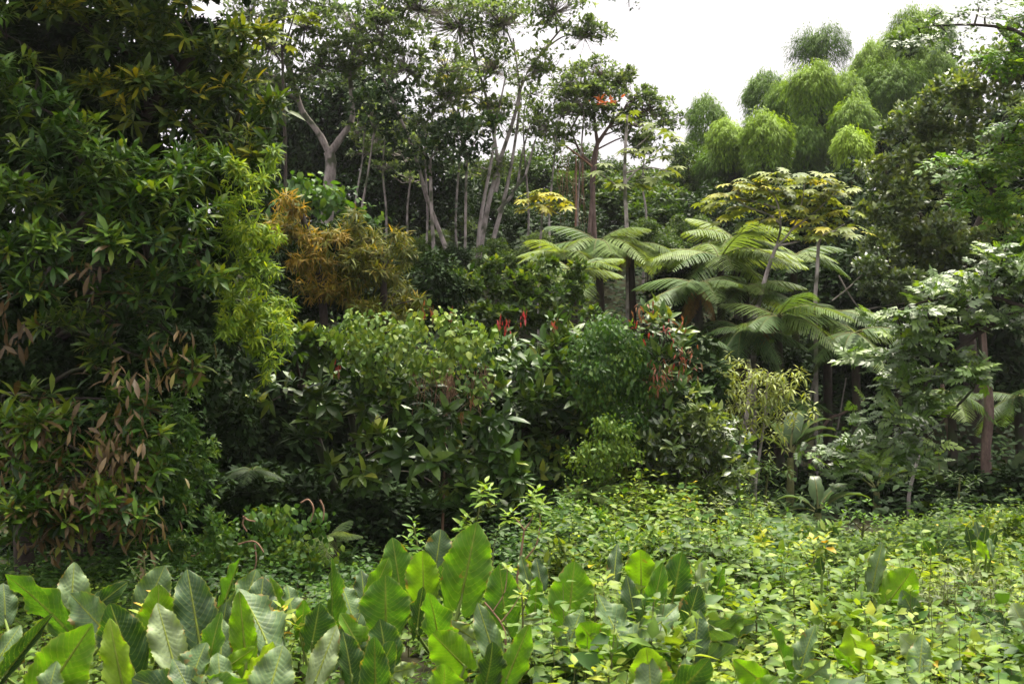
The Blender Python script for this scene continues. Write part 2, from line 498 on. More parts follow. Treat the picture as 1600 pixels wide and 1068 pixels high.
def twigs(parent, clumps, P, mat, frac=0.3, rad=0.012, name='twigs'):
    tb = Tubes()
    C = np.array([c for c, r in clumps])
    for p in P[rng.random(len(P)) < frac]:
        c = C[np.argmin(((C - p) ** 2).sum(1))]
        mid = (p * 0.5 + c * 0.5) + np.array([0, 0, -0.08]) * np.linalg.norm(p - c) + rng.normal(size=3) * 0.05
        tb.add([c, mid, p], [rad, rad * .7, rad * .35], 3, smooth=False)
    return tb.build(name, mat, parent, kind='stuff')

def limbs(parent, trunk_pts, clumps, mat, r0, r1, sag=0.15):
    """a bough from the nearest lower point of the trunk to the heart of each clump"""
    for c, rad in clumps:
        d = np.linalg.norm(trunk_pts - c, axis=1) + 3.0 * np.maximum(0, trunk_pts[:, 2] - c[2] + 0.3 * np.linalg.norm(rad))
        a = trunk_pts[np.argmin(d)]
        L = np.linalg.norm(c - a)
        if L < 0.15: continue
        mid = a * 0.5 + c * 0.5 + np.array([rng.normal() * .08, rng.normal() * .08, sag + rng.normal() * .06]) * L
        q = a * .2 + c * .8 + np.array([rng.normal() * .05, 0, sag * .7]) * L
        tube_part('branch', [a, mid, q, c + (c - a) * 0.15], [r0, (r0 + r1) / 2, r1, r1 * .5], mat, parent, 6)

LOBES = {}
def lobe_mesh(mat, v, leaf=.15, nleaf=3000, shape='small'):
    key = (mat, v, leaf)
    if key not in LOBES:
        nt_ = 34
        td = nrm(rng.normal(size=(nt_, 3))); tcen = td * rng.uniform(.45, .85, (nt_, 1)); tr = rng.uniform(.2, .36, nt_)
        toff = rng.normal(size=nt_) * .1
        i = rng.integers(0, nt_, nleaf)
        d = nrm(rng.normal(size=(nleaf, 3))); dn = (d[:, 2] < -.2) & (rng.random(nleaf) < .6); d[dn, 2] *= -1
        P = tcen[i] + d * tr[i][:, None] * rng.uniform(.6, 1.05, (nleaf, 1))
        F = nrm(d * .8 + rng.normal(size=(nleaf, 3)) * .6 + [0, 0, -.35]); U = nrm(np.array([0, 0, .9]) + d * .7 + rng.normal(size=(nleaf, 3)) * .45)
        U = nrm(U - (U * F).sum(1, keepdims=True) * F); Rt = np.cross(U, F)
        V0, F0 = SH[shape]
        s_ = leaf * rng.uniform(.7, 1.3, nleaf)
        V = P[:, None] + s_[:, None, None] * (V0[None, :, :1] * F[:, None] + V0[None, :, 1:2] * Rt[:, None] + V0[None, :, 2:] * U[:, None])
        nv = len(V0)
        ff = np.array([a for f in F0 for a in f]); sz = np.array([len(f) for f in F0])
        T = np.clip(.42 + toff[i] + rng.normal(size=nleaf) * .16, 0, 1)
        LOBES[key] = mesh_from('crown', V.reshape(-1, 3), (ff[None] + (np.arange(nleaf) * nv)[:, None]).ravel(), np.tile(sz, nleaf), M[mat], {'tint': np.repeat(T, nv)}, smooth=True)
    return LOBES[key]
def lobes(t, clumps, mat, leaf=.15, grow=1.15, name='crown'):
    loc = np.array(t.location)
    for c, rad in clumps:
        o = obj(name, lobe_mesh(mat, int(rng.integers(0, 3)), leaf), t)
        o['kind'] = 'stuff'
        a = rng.uniform(0, 6.28)
        m = Matrix.Diagonal((rad[0] * grow, rad[1] * grow, rad[2] * grow, 1)) @ Matrix.Rotation(a, 4, 'Z')
        m.translation = Vector(c - loc)
        o.matrix_basis = m
def shade_tree(name, label, cat, base, trunk, clumps, mat='shade', leaf=.15, group=None, r=(.09, .05), bark='bark_dark'):
    t = thing(name, base, label, cat, group)
    for tr in trunk:
        tube_part('trunk', tr, np.linspace(r[0], r[1], len(tr)), M[bark], t, 7)
    lobes(t, clumps, mat, leaf)
    return t

def base_at(x, y):
    return np.array([x, y, float(ground_z(x, y))])

def plant(name, px, Y, label, cat, group=None, z=None):
    x = (px - 800) / FPX * Y
    return thing(name, (x, Y, float(ground_z(x, Y)) if z is None else z), label, cat, group)


# ================================================================== far background
def bamboo(px, py, r, Y, label, tint=.5, lean=0, cover=2.6, size=.17, basepx=None):
    """one arching culm with a domed plume of hanging leaves"""
    bx = (px + lean - 800) / FPX * Y
    zb = float(ground_z(bx, Y))
    t = thing('bamboo', (bx, Y, zb), label, 'bamboo', 'bamboo plumes above the slope')
    top = at(px, py - r * .2, Y + .2)
    b = np.array([bx, Y, zb])
    tube_part('culm', [b, b * .55 + top * .45 + [0, 0, .6], top], [.06, .045, .012], M['culm'], t, 6)
    rm = r / FPX * Y
    # hanging leaf sprays laid over a dome, then down its skirts
    n = int(cover * 1700 * (rm / 1.0) ** 2 / (size / .17) ** 2) * 4
    el = np.arcsin(np.clip(rng.random(n) * 1.15 - .15, -.15, 1)); az = rng.uniform(0, 6.283, n)
    az = np.where((np.sin(az) > 0) & (rng.random(n) < .6), -az, az)
    d = np.stack([np.cos(el) * np.cos(az), np.cos(el) * np.sin(az), np.sin(el)], 1)
    tuft = 1 + .11 * np.sin(az * 5 + el * 4 + px) * np.sin(el * 6 + py) + .10 * np.sin(az * 11 - el * 9) + .06 * np.sin(az * 23 + el * 17) + rng.exponential(.05, n)
    rmx = rm * (1 + .25 * np.sin(2 * az + px))
    drop = np.where(rng.random(n) < .55, rng.random(n) ** 1.6 * 1.5, 0) * (1 - np.clip(el, 0, 1) * .6)
    rad_ = rmx * tuft * (1.0 - .28 * rng.random(n) ** 2) * (1 - .13 * drop)
    P = at(px, py, Y) + d * rad_[:, None] * [1, .9, 1.0] + np.stack([0 * drop, 0 * drop, -drop * rm], 1)
    F = nrm(d * [.75, .75, .2] + np.stack([0 * az, 0 * az, -.55 - .5 * (1 - np.sin(el))], 1) + rng.normal(size=(n, 3)) * .28)
    U = d + np.array([0, -.1, .35]) + rng.normal(size=(n, 3)) * .3
    T = np.clip(tint + .02 + .26 * np.sin(el) - .16 * drop + rng.normal(size=n) * .1 + .25 * (tuft - 1), 0, 1)  # dome tops lighter, hanging sides darker: shading put into the tint
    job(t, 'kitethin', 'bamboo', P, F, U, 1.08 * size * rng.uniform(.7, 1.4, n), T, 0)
    if cover > 1.5:
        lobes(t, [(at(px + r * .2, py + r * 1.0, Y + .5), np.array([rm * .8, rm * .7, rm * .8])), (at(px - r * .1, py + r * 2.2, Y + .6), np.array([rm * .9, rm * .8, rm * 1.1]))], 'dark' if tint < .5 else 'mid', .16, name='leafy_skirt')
    return t

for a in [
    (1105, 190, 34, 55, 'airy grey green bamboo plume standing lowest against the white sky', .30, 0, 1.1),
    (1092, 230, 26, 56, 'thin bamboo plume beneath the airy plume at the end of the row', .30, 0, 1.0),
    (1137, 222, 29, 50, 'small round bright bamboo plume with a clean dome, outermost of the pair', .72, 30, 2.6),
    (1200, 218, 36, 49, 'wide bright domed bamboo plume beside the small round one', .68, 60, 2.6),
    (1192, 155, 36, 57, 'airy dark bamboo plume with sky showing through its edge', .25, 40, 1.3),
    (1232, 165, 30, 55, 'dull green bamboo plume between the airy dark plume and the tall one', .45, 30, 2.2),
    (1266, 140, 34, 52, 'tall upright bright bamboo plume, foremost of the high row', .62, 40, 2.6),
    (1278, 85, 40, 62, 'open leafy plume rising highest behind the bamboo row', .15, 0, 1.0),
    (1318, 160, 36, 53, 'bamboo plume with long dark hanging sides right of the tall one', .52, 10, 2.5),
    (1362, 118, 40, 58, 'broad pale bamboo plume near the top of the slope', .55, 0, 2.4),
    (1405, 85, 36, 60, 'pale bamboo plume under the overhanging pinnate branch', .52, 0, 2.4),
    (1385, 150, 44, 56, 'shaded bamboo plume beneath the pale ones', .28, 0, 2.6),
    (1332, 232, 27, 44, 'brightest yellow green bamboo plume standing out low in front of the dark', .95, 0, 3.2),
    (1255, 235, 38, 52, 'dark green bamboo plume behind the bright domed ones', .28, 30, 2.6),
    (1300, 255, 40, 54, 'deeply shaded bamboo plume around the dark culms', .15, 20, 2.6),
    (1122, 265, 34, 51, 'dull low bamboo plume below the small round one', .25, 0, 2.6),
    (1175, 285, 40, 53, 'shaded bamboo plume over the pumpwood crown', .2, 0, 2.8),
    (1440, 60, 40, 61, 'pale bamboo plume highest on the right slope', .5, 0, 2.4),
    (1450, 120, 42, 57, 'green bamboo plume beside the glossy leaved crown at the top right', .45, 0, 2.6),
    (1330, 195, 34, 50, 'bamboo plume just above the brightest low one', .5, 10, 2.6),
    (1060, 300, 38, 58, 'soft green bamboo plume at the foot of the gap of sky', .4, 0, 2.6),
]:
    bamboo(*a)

def tree(name, label, cat, base, trunk, clumps, shape, mat, size, cover, bark, group=None, r=(.09, .05), parts=0, lim=(.05, .02), tw=0, sides=9, lim_on=True, **kw):
    t = thing(name, base, label, cat, group)
    tp = None
    for i, tr in enumerate(trunk):
        tb = Tubes()
        rr = tr[1] if isinstance(tr, tuple) and len(tr) == 2 and np.ndim(tr[1]) else r
        pts = tr[0] if isinstance(tr, tuple) and len(tr) == 2 else tr
        pts = np.asarray(pts, float)
        q = tb.add(pts, np.linspace(rr[0], rr[1], len(pts)), sides, rough=.06)
        tb.build('trunk' if i == 0 else 'branch', M[bark], t)
        tp = q if tp is None else np.vstack([tp, q])
    if lim_on and tp is not None: limbs(t, tp, clumps, M[bark], lim[0], lim[1])
    P = crown(t, clumps, shape, mat, size, cover, parts=parts, **kw)
    if tw: twigs(t, clumps, P, M[bark], tw)
    return t

def stand(px, Y):
    x = (px - 800) / FPX * Y
    return base_at(x, Y)

# backdrop trees closing the forest behind the gap and the slope
BD = [
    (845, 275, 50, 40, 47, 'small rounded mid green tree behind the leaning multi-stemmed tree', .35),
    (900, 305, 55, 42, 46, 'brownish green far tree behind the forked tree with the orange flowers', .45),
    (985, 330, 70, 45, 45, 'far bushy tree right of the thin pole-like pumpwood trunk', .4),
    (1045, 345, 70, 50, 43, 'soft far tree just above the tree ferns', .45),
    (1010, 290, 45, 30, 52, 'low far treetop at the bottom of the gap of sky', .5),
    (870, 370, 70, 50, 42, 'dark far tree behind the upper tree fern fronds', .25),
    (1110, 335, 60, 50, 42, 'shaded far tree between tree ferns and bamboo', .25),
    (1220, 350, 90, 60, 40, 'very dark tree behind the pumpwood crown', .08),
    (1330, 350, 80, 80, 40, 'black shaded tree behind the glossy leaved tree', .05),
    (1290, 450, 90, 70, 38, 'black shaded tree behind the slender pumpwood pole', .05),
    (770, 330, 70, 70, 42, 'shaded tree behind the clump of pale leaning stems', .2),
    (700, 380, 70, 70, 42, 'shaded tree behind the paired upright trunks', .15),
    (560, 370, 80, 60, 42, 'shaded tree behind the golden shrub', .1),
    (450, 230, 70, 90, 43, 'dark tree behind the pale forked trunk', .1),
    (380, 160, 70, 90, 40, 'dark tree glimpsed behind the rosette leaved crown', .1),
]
BD += [(790, 262, 40, 40, 50, 'pale far treetop seen between the pale leaning stems', .5), (735, 285, 40, 35, 48, 'pale far treetop left of the pale stem clump', .45), (655, 330, 45, 40, 46, 'mid green far treetop under the leaning trunk', .35),
       (915, 262, 35, 30, 50, 'small pale far treetop just left of the forked reddish trunk', .5), (965, 280, 30, 28, 51, 'small pale far treetop between the reddish trunk and the pole-like pumpwood', .5), (605, 350, 45, 40, 45, 'mid green far treetop behind the hair-thin stems', .35), (1075, 262, 34, 40, 52, 'pale far treetop at the left foot of the bamboo row', .5)]
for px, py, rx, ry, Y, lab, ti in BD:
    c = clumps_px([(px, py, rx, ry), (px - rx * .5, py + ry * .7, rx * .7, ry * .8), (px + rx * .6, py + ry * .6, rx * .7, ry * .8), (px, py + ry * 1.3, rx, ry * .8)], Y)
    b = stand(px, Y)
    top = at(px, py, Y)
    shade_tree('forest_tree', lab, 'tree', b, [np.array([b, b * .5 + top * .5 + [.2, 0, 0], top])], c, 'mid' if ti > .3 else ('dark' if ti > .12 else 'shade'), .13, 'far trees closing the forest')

# ================================================================== tall trees behind the thicket
# dark evergreen mass behind the trunks
DK = [
    ('dark dense evergreen tree filling the left behind the pale forked trunk', 520, 40, [(505, 150, 70, 65), (575, 165, 70, 70), (480, 250, 50, 70), (545, 230, 70, 60), (540, 300, 60, 50), (590, 130, 50, 50)]),
    ('dark dense evergreen tree behind the thin leaning trunk', 620, 39, [(610, 255, 75, 60), (660, 240, 60, 55), (590, 330, 70, 60), (650, 330, 70, 60), (700, 300, 50, 60), (620, 200, 60, 40), (560, 390, 70, 50)]),
]
for lab, px, Y, cl in DK:
    b = stand(px, Y); c = clumps_px(cl, Y)
    shade_tree('evergreen_tree', lab, 'tree', b, [np.array([b, at(px, 330, Y), at(px + 10, 180, Y)])], c, 'dark', .13, r=(.15, .08))

Y = 34
b = stand(510, Y)
tree('forked_tree', 'stout pale grey trunk forking into two bent limbs under an airy crown', 'tree', b,
     [(pxline([(508, 420), (512, 312), (517, 262), (515, 238)], Y), (.17, .14)),
      (pxline([(515, 240), (496, 205), (472, 172), (456, 115), (440, 50)], Y), (.10, .04)),
      (pxline([(515, 240), (535, 212), (551, 180), (547, 110), (560, 50)], Y), (.11, .04))],
     clumps_px([(415, 75, 60, 45), (480, 40, 70, 45), (560, 35, 70, 45), (500, 110, 60, 35), (440, 140, 45, 40), (400, 20, 60, 40), (540, 90, 50, 40), (450, -10, 70, 30), (380, 110, 45, 40), (600, 20, 50, 30)], Y),
     'kite', 'canopy', .13, 1.65, 'bark_grey', tint=(.35, .2), k=6, front=.6, lim=(.05, .02), tw=.4, szvar=.3, sub=6)

Y = 33.5
b = stand(706, Y)
tree('leaning_tree', 'thin pale trunk leaning left in a long curve up to a sparse leafy crown', 'tree', b,
     [(pxline([(708, 440), (704, 410), (690, 370), (668, 312), (654, 262), (638, 214), (610, 150), (588, 92), (570, 40)], Y), (.075, .02))],
     clumps_px([(600, 60, 70, 45), (650, 25, 80, 45), (560, 90, 55, 40), (690, 100, 60, 40), (640, 110, 50, 35)], Y),
     'kite', 'canopy', .13, 1.65, 'bark_grey', tint=(.4, .2), k=6, front=.6, lim=(.03, .012), tw=.4, sub=6)
Y = 35
b = stand(760, Y)
tree('multi_stemmed_tree', 'clump of pale leaning stems spreading upward into a broad airy crown', 'tree', b,
     [(pxline([(744, 430), (752, 380), (763, 320), (780, 255), (803, 185), (818, 125), (850, 78), (892, 28)], Y), (.085, .02)),
      (pxline([(760, 430), (772, 370), (788, 310), (802, 240), (812, 150), (802, 60)], Y), (.075, .02)),
      (pxline([(774, 300), (779, 265), (764, 170), (745, 100), (735, 50)], Y), (.06, .02)),
      (pxline([(745, 430), (750, 350), (768, 250), (776, 190), (790, 120)], Y - .4), (.06, .02)),
      (pxline([(800, 300), (822, 270), (842, 205), (885, 150)], Y), (.045, .012)),
      (pxline([(778, 330), (806, 295), (816, 240), (830, 190)], Y), (.05, .015))],
     clumps_px([(730, 45, 80, 50), (800, 35, 80, 40), (870, 25, 60, 40), (915, 60, 40, 40), (850, 105, 55, 35), (765, 115, 60, 40), (700, 150, 50, 35), (790, 195, 50, 30), (840, 185, 45, 30), (880, 140, 35, 25), (720, 205, 50, 30), (770, 265, 45, 25)], Y),
     'kite', 'canopy', .125, 1.55, 'bark_pale', tint=(.4, .22), k=5, front=.55, lim=(.03, .012), tw=.5, szvar=.3, sub=6)
Y = 33
for pts, lab, rr in [([(684, 520), (681, 450), (677, 380), (674, 320), (672, 250)], 'upright grey trunk, stouter of the two standing close together', (.065, .04)),
                     ([(726, 420), (727, 380), (728, 300), (730, 240)], 'slim upright grey trunk left of the pale stem clump', (.045, .03)),
                     ([(560, 360), (566, 320), (575, 270), (585, 200)], 'thin pale sapling stem rising beside the golden shrub', (.04, .02))]:
    b = stand(pts[0][0], Y)
    q = pxline(pts, Y); q = np.vstack([[q[0][0], Y, float(ground_z(q[0][0], Y)) - .1], q])
    c = clumps_px([(pts[-1][0], pts[-1][1], 40, 30), (pts[-1][0] - 30, pts[-1][1] - 30, 35, 25), (pts[-1][0] + 35, pts[-1][1] - 40, 40, 25)], Y)
    tree('slim_tree', lab, 'tree', b, [(q, rr)], c, 'kite', 'dark', .17, 1.6, 'bark_grey', tint=(.4, .2), k=5, lim=(.03, .012))
Y = 36
b = stand(930, Y)
ft = tree('flowering_tree', 'forked reddish trunk under a layered crown with one orange flower cluster', 'tree', b,
     [(pxline([(932, 450), (929, 380), (926, 300), (928, 250), (934, 222)], Y), (.085, .06)),
      (pxline([(918, 450), (921, 360), (928, 280), (934, 225)], Y - .3), (.06, .04)),
      (pxline([(934, 224), (929, 190), (927, 140)], Y), (.055, .02)),
      (pxline([(934, 224), (950, 200), (975, 172), (1010, 150)], Y), (.055, .015)),
      (pxline([(928, 260), (905, 235), (888, 190)], Y), (.05, .02))],
     clumps_px([(895, 135, 38, 32), (940, 118, 45, 30), (985, 150, 40, 25), (1015, 168, 38, 22), (1035, 192, 30, 18), (990, 195, 45, 22), (905, 175, 40, 25), (945, 160, 45, 28), (880, 210, 30, 18), (960, 130, 30, 25), (1000, 220, 35, 14)], Y),
     'kite', 'canopy', .12, 2.3, 'bark_red', tint=(.42, .22), k=6, up=.7, front=.6, lim=(.03, .012), tw=.4, sub=6)
cpt = at(945, 157, Y - 1.3)
cl_ = obj('flower_cluster', None, ft)
cl_.location = Vector(cpt) - ft.location
cl_['label'] = 'orange flower cluster on the upper crown'
Vp, Fp = SH['ovate']
pm = mesh_from('flower', Vp, [q for f in Fp for q in f], [len(f) for f in Fp], M['orange'], {'tint': np.full(len(Vp), .4)})
for i in range(26):
    f_ = nrm(nrm(rng.normal(size=3) * [1.6, .8, .6]) + [0, -.3, .2]); u_ = rng.normal(size=3); u_ = nrm(u_ - u_.dot(f_) * f_); r_ = np.cross(u_, f_)
    o = obj('flower', pm, cl_); s_ = .17; p_ = rng.normal(size=3) * [.17, .08, .06]
    o.matrix_basis = Matrix(((f_[0] * s_, r_[0] * s_, u_[0] * s_, p_[0]), (f_[1] * s_, r_[1] * s_, u_[1] * s_, p_[1]), (f_[2] * s_, r_[2] * s_, u_[2] * s_, p_[2]), (0, 0, 0, 1)))
# brown dead twigs hanging by the forked tree
t = plant('dead_vine', 895, 35, 'tangle of bare reddish brown hanging vines left of the forked reddish trunk', 'vine')
tbz = Tubes()
for i in range(18):
    x = rng.uniform(872, 915); y0 = rng.uniform(225, 265)
    tbz.add(pxline([(x, y0), (x + rng.normal() * 8, y0 + 40), (x + rng.normal() * 14, y0 + rng.uniform(60, 120))], 35.2), [.008, .008, .004], 3)
tbz.add(pxline([(925, 260), (900, 240), (880, 225)], 35.2), [.03, .03, .02], 5)
tbz.add(np.vstack([np.array(t.location), pxline([(900, 330), (900, 245)], 35.2)]), [.03, .03, .02], 5)
tbz.build('vine_strands', M['vinewood'], t, kind='stuff')

# ================================================================== pumpwood (palmate umbrella leaves on bare branchlets)
def pumpwood(label, Y, trunk, boughs, tips, size, parts, tint=(.45, .25), rr=(.07, .035), bark='bark_pale', per=6, cat='tree', name='pumpwood_tree', down=None):
    q = pxline(trunk, Y)
    b = base_at(q[0][0], Y)
    q = np.vstack([b - [0, 0, .1], q]) if q[0][2] > b[2] else q
    t = thing(name, b, label, cat)
    tube_part('trunk', q, np.linspace(rr[0], rr[1], len(q)), M[bark], t, 8)
    tipp = []
    for bo in boughs:
        tube_part('branch', pxline(bo, Y), np.linspace(rr[1] * .8, rr[1] * .35, len(bo)), M[bark], t, 6)
    P, F, U, Sz, T = [], [], [], [], []
    for (px, py, n) in tips:
        c = at(px, py, Y)
        for i in range(n):
            az = rng.uniform(0, 6.28); rd = rng.uniform(.05, .42) * (n / 5) ** .5
            p_ = c + np.array([math.cos(az) * rd, math.sin(az) * rd, rng.normal() * .08])
            up = nrm(np.array([math.cos(az) * .35, math.sin(az) * .35 - .25, 1.0]) + rng.normal(size=3) * .25)
            f = nrm(np.array([math.cos(az), math.sin(az), -.3]))
            P.append(p_); F.append(f); U.append(up); Sz.append(size * rng.uniform(.75, 1.2)); T.append(np.clip(tint[0] + rng.normal() * tint[1], 0, .86 if rng.random() > .05 else .95))
    job(t, 'palm9', 'cecropia', P, F, U, Sz, T, parts)
    return t

tips = [(x, y, n) for x, y, n in [
    (1140, 298, 7), (1160, 288, 8), (1185, 282, 8), (1208, 276, 8), (1232, 272, 7), (1258, 280, 8), (1285, 278, 7), (1308, 290, 8), (1325, 300, 6), (1150, 312, 7), (1175, 305, 8),
    (1215, 296, 7), (1245, 298, 8), (1275, 302, 9), (1300, 310, 8), (1195, 318, 6), (1228, 322, 7), (1262, 322, 8), (1290, 330, 8), (1312, 335, 6), (1160, 330, 6), (1185, 340, 5),
    (1210, 345, 6), (1240, 345, 7), (1270, 350, 7), (1300, 355, 8), (1322, 360, 6), (1255, 365, 5), (1285, 370, 5), (1140, 342, 4), (1122, 322, 4), (1100, 322, 4), (1130, 310, 5), (1170, 295, 6), (1200, 290, 6), (1250, 310, 6), (1215, 310, 6), (1290, 300, 6), (1330, 335, 5), (1225, 335, 5), (1180, 325, 5)]]
pumpwood('yellowing pumpwood tree with pale forked branchlets above the tree ferns', 27.5,
         [(1178, 520), (1187, 470), (1200, 420), (1213, 385)],
         [[(1213, 385), (1220, 350), (1212, 310), (1190, 285)], [(1213, 387), (1236, 360), (1252, 320), (1258, 285)], [(1216, 384), (1245, 378), (1285, 368), (1320, 350)],
          [(1236, 360), (1275, 330), (1305, 300)], [(1220, 350), (1200, 335), (1165, 322), (1145, 305)], [(1212, 325), (1180, 315), (1150, 310)]],
         tips, .40, 240)
pumpwood('slender bare pale pole with a few umbrella leaves beside the yellowing pumpwood', 27,
         [(1275, 520), (1274, 465), (1277, 420), (1279, 378)], [[(1279, 378), (1290, 365), (1310, 360)]], [(1279, 370, 5), (1305, 362, 5), (1322, 368, 3)], .45, 14, rr=(.05, .035))
pumpwood('tall thin pole-like pumpwood trunk with sparse umbrella leaves against the sky', 30,
         [(981, 500), (981, 430), (979, 350), (976, 280), (977, 235), (980, 180)],
         [[(977, 285), (1000, 262), (1030, 245)], [(976, 300), (950, 280), (930, 268)], [(977, 240), (1000, 225), (1020, 205)], [(978, 270), (1015, 262), (1045, 268)]],
         [(1000, 290, 4), (960, 282, 4), (1035, 240, 5), (1050, 225, 4), (1030, 275, 4), (985, 235, 4), (1050, 262, 3), (945, 262, 3), (980, 180, 4), (1020, 200, 4), (1045, 205, 4)], .5, 45, tint=(.25, .15), rr=(.06, .03))
pumpwood('small pumpwood with flat lemon yellow leaf tiers between the forest trunks', 31.5,
         [(842, 420), (845, 370), (848, 325)], [[(848, 325), (830, 315)], [(848, 325), (870, 318)]], [(825, 312, 5), (845, 305, 6), (868, 310, 6), (855, 322, 5), (835, 325, 5), (880, 322, 4)], .5, 30, tint=(.72, .1), rr=(.04, .025))
pumpwood('pale open pumpwood crown seen through the airy trees against the sky', 41,
         [(690, 420), (700, 300), (715, 180), (720, 110)], [[(715, 180), (690, 130), (680, 100)], [(718, 150), (745, 120), (765, 100)], [(712, 200), (740, 180), (765, 165)]],
         [(690, 120, 6), (715, 100, 6), (740, 105, 6), (765, 100, 5), (690, 150, 6), (720, 140, 6), (750, 160, 6), (770, 170, 5), (700, 180, 5), (730, 195, 5), (680, 90, 5)], .6, 60, tint=(.6, .2))
pumpwood('small pumpwood with large lobed leaves at the very top beside the forked tree', 30,
         [(445, 420), (446, 260), (442, 120), (440, 50)], [[(442, 80), (455, 40), (462, 15)], [(441, 100), (420, 70), (400, 65)]], [(445, 30, 4), (465, 20, 4), (450, 75, 3), (430, 60, 3), (400, 62, 3), (470, 35, 3)], .42, 20, tint=(.35, .2), rr=(.05, .03), bark='bark_dark')

Y = 34.5
for i, (x0, x1, x2, yt, lab) in enumerate([
    (545, 552, 566, 190, 'thin pale stem leaning right among the dark evergreens'), (600, 604, 598, 210, 'straight hair-thin pale stem behind the leaning trunk'),
    (640, 636, 640, 230, 'thin pale stem crossing close behind the leaning trunk'), (662, 668, 664, 180, 'thin pale stem between the leaning trunk and the paired trunks'),
    (718, 712, 722, 150, 'thin wavy pale stem left of the pale stem clump'), (820, 826, 818, 150, 'thin pale stem right of the pale stem clump'),
    (862, 858, 866, 190, 'thin pale stem standing alone left of the hanging dead vines'), (905, 902, 910, 150, 'thin pale stem left of the forked reddish trunk'), (1005, 1010, 1004, 230, 'thin stem right of the tall pole-like pumpwood')]):
    Yi = Y + (i % 3) * .8
    b = stand(x0, Yi)
    q = np.vstack([b - [0, 0, .1], pxline([(x0, 440), (x1, 340), (x2, yt + 60), (x2 + 4, yt)], Yi)])
    tree('slim_tree', lab, 'tree', b, [(q, (.045, .015))], clumps_px([(x2 - 10, yt + 10, 28, 20), (x2 + 15, yt - 5, 30, 20), (x2 + 5, yt + 50, 24, 14)], Yi), 'kite', 'canopy', .12, 1.3, 'bark_pale', tint=(.4, .2), k=5, lim=(.015, .008), tw=.4)
UT, seen = [], {}
for i in range(26):
    px, py, Yi = rng.uniform(430, 1120), rng.uniform(335, 440), rng.uniform(36, 41)
    look = ['mid green', 'dark', 'pale', 'blackish', 'bright green'][i % 5]
    where = 'behind the golden shrubs' if px < 560 else 'under the leaning trunk' if px < 700 else 'among the pale stem clump' if px < 800 else 'below the forked reddish trunk' if px < 960 else 'behind the tree ferns'
    rank = 'high on the slope' if py < 370 else 'mid slope' if py < 405 else 'low on the slope'
    UT.append((px, py, Yi, i)); seen.setdefault(f'small {look} understory tree {where}, {rank}', []).append((px, i))
names = {}
for lab, l in seen.items():
    l.sort()
    for q, (px, i) in enumerate(l):
        names[i] = lab if len(l) == 1 else lab + [', left one', ', right one' if len(l) == 2 else ', middle one', ', right one'][min(q, 2)]
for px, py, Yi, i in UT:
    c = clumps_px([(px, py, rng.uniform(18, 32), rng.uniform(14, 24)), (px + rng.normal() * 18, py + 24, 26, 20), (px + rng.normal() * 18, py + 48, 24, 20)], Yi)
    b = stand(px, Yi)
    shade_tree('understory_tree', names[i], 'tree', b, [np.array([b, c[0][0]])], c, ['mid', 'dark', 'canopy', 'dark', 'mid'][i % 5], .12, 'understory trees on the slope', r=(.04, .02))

for px, py, lab, mt in [(575, 415, 'low shrub at the foot of the pale sapling stem', 'dark'), (650, 408, 'low mid green shrub left of the leaning trunk base', 'mid'), (712, 418, 'low shrub hiding the foot of the paired trunks', 'dark'),
                        (775, 405, 'low mid green shrub hiding the foot of the pale stem clump', 'mid'), (838, 395, 'low shrub under the lemon yellow pumpwood', 'canopy'), (892, 380, 'low shrub left of the forked reddish trunk base', 'dark'), (1010, 375, 'low shrub between the pole-like pumpwood and the large ferns', 'mid')]:
    c = clumps_px([(px, py, 34, 26), (px - 25, py + 18, 30, 24), (px + 25, py + 18, 30, 24), (px, py - 16, 20, 16)], 32.3)
    shade_tree('understory_shrub', lab, 'shrub', stand(px, 32.3), [np.array([stand(px, 32.3), c[0][0]])], c, mt, .12, 'low shrubs among the trunks', r=(.03, .02))

# ================================================================== right hand trees
Y = 30
b = stand(1500, Y)
tree('glossy_tree', 'large dark tree of small glossy leaves climbing the right slope', 'tree', b,
     [(pxline([(1540, 760), (1520, 600), (1500, 420), (1480, 300), (1465, 200)], Y + 1), (.25, .08)),
      (pxline([(1500, 420), (1550, 300), (1570, 180)], Y + 1), (.14, .05)), (pxline([(1500, 420), (1440, 340), (1400, 300)], Y + .5), (.1, .04))],
     clumps_px([(1415, 205, 50, 45), (1475, 165, 50, 40), (1520, 135, 50, 35), (1565, 100, 45, 35), (1540, 180, 60, 55), (1480, 235, 65, 45), (1405, 275, 45, 40), (1390, 325, 50, 40), (1440, 310, 55, 40), (1520, 285, 60, 45), (1405, 375, 55, 35), (1470, 370, 60, 40), (1372, 405, 35, 35), (1430, 425, 60, 35), (1500, 420, 50, 40), (1590, 130, 40, 50), (1560, 370, 60, 40)], Y),
     'kite', 'gloss', .14, 3.4, 'bark_dark', tint=(.62, .22), k=6, up=.6, front=.75, lim=(.04, .015), flat=.5, sub=6)
Y = 29.5
b = stand(1380, Y)
tree('grey_leaved_tree', 'greyish small leaved tree hanging over the dark hollow', 'tree', b,
     [(pxline([(1400, 700), (1405, 560), (1395, 460), (1385, 400)], Y), (.1, .04))],
     clumps_px([(1375, 405, 35, 35), (1365, 440, 30, 30), (1415, 440, 40, 25), (1390, 470, 30, 20), (1440, 455, 40, 25)], Y - .6),
     'kite', 'gloss', .11, 2.6, 'bark_dark', tint=(.5, .2), k=6, lim=(.03, .012), flat=.5)
Y = 23
b = stand(1640, Y)
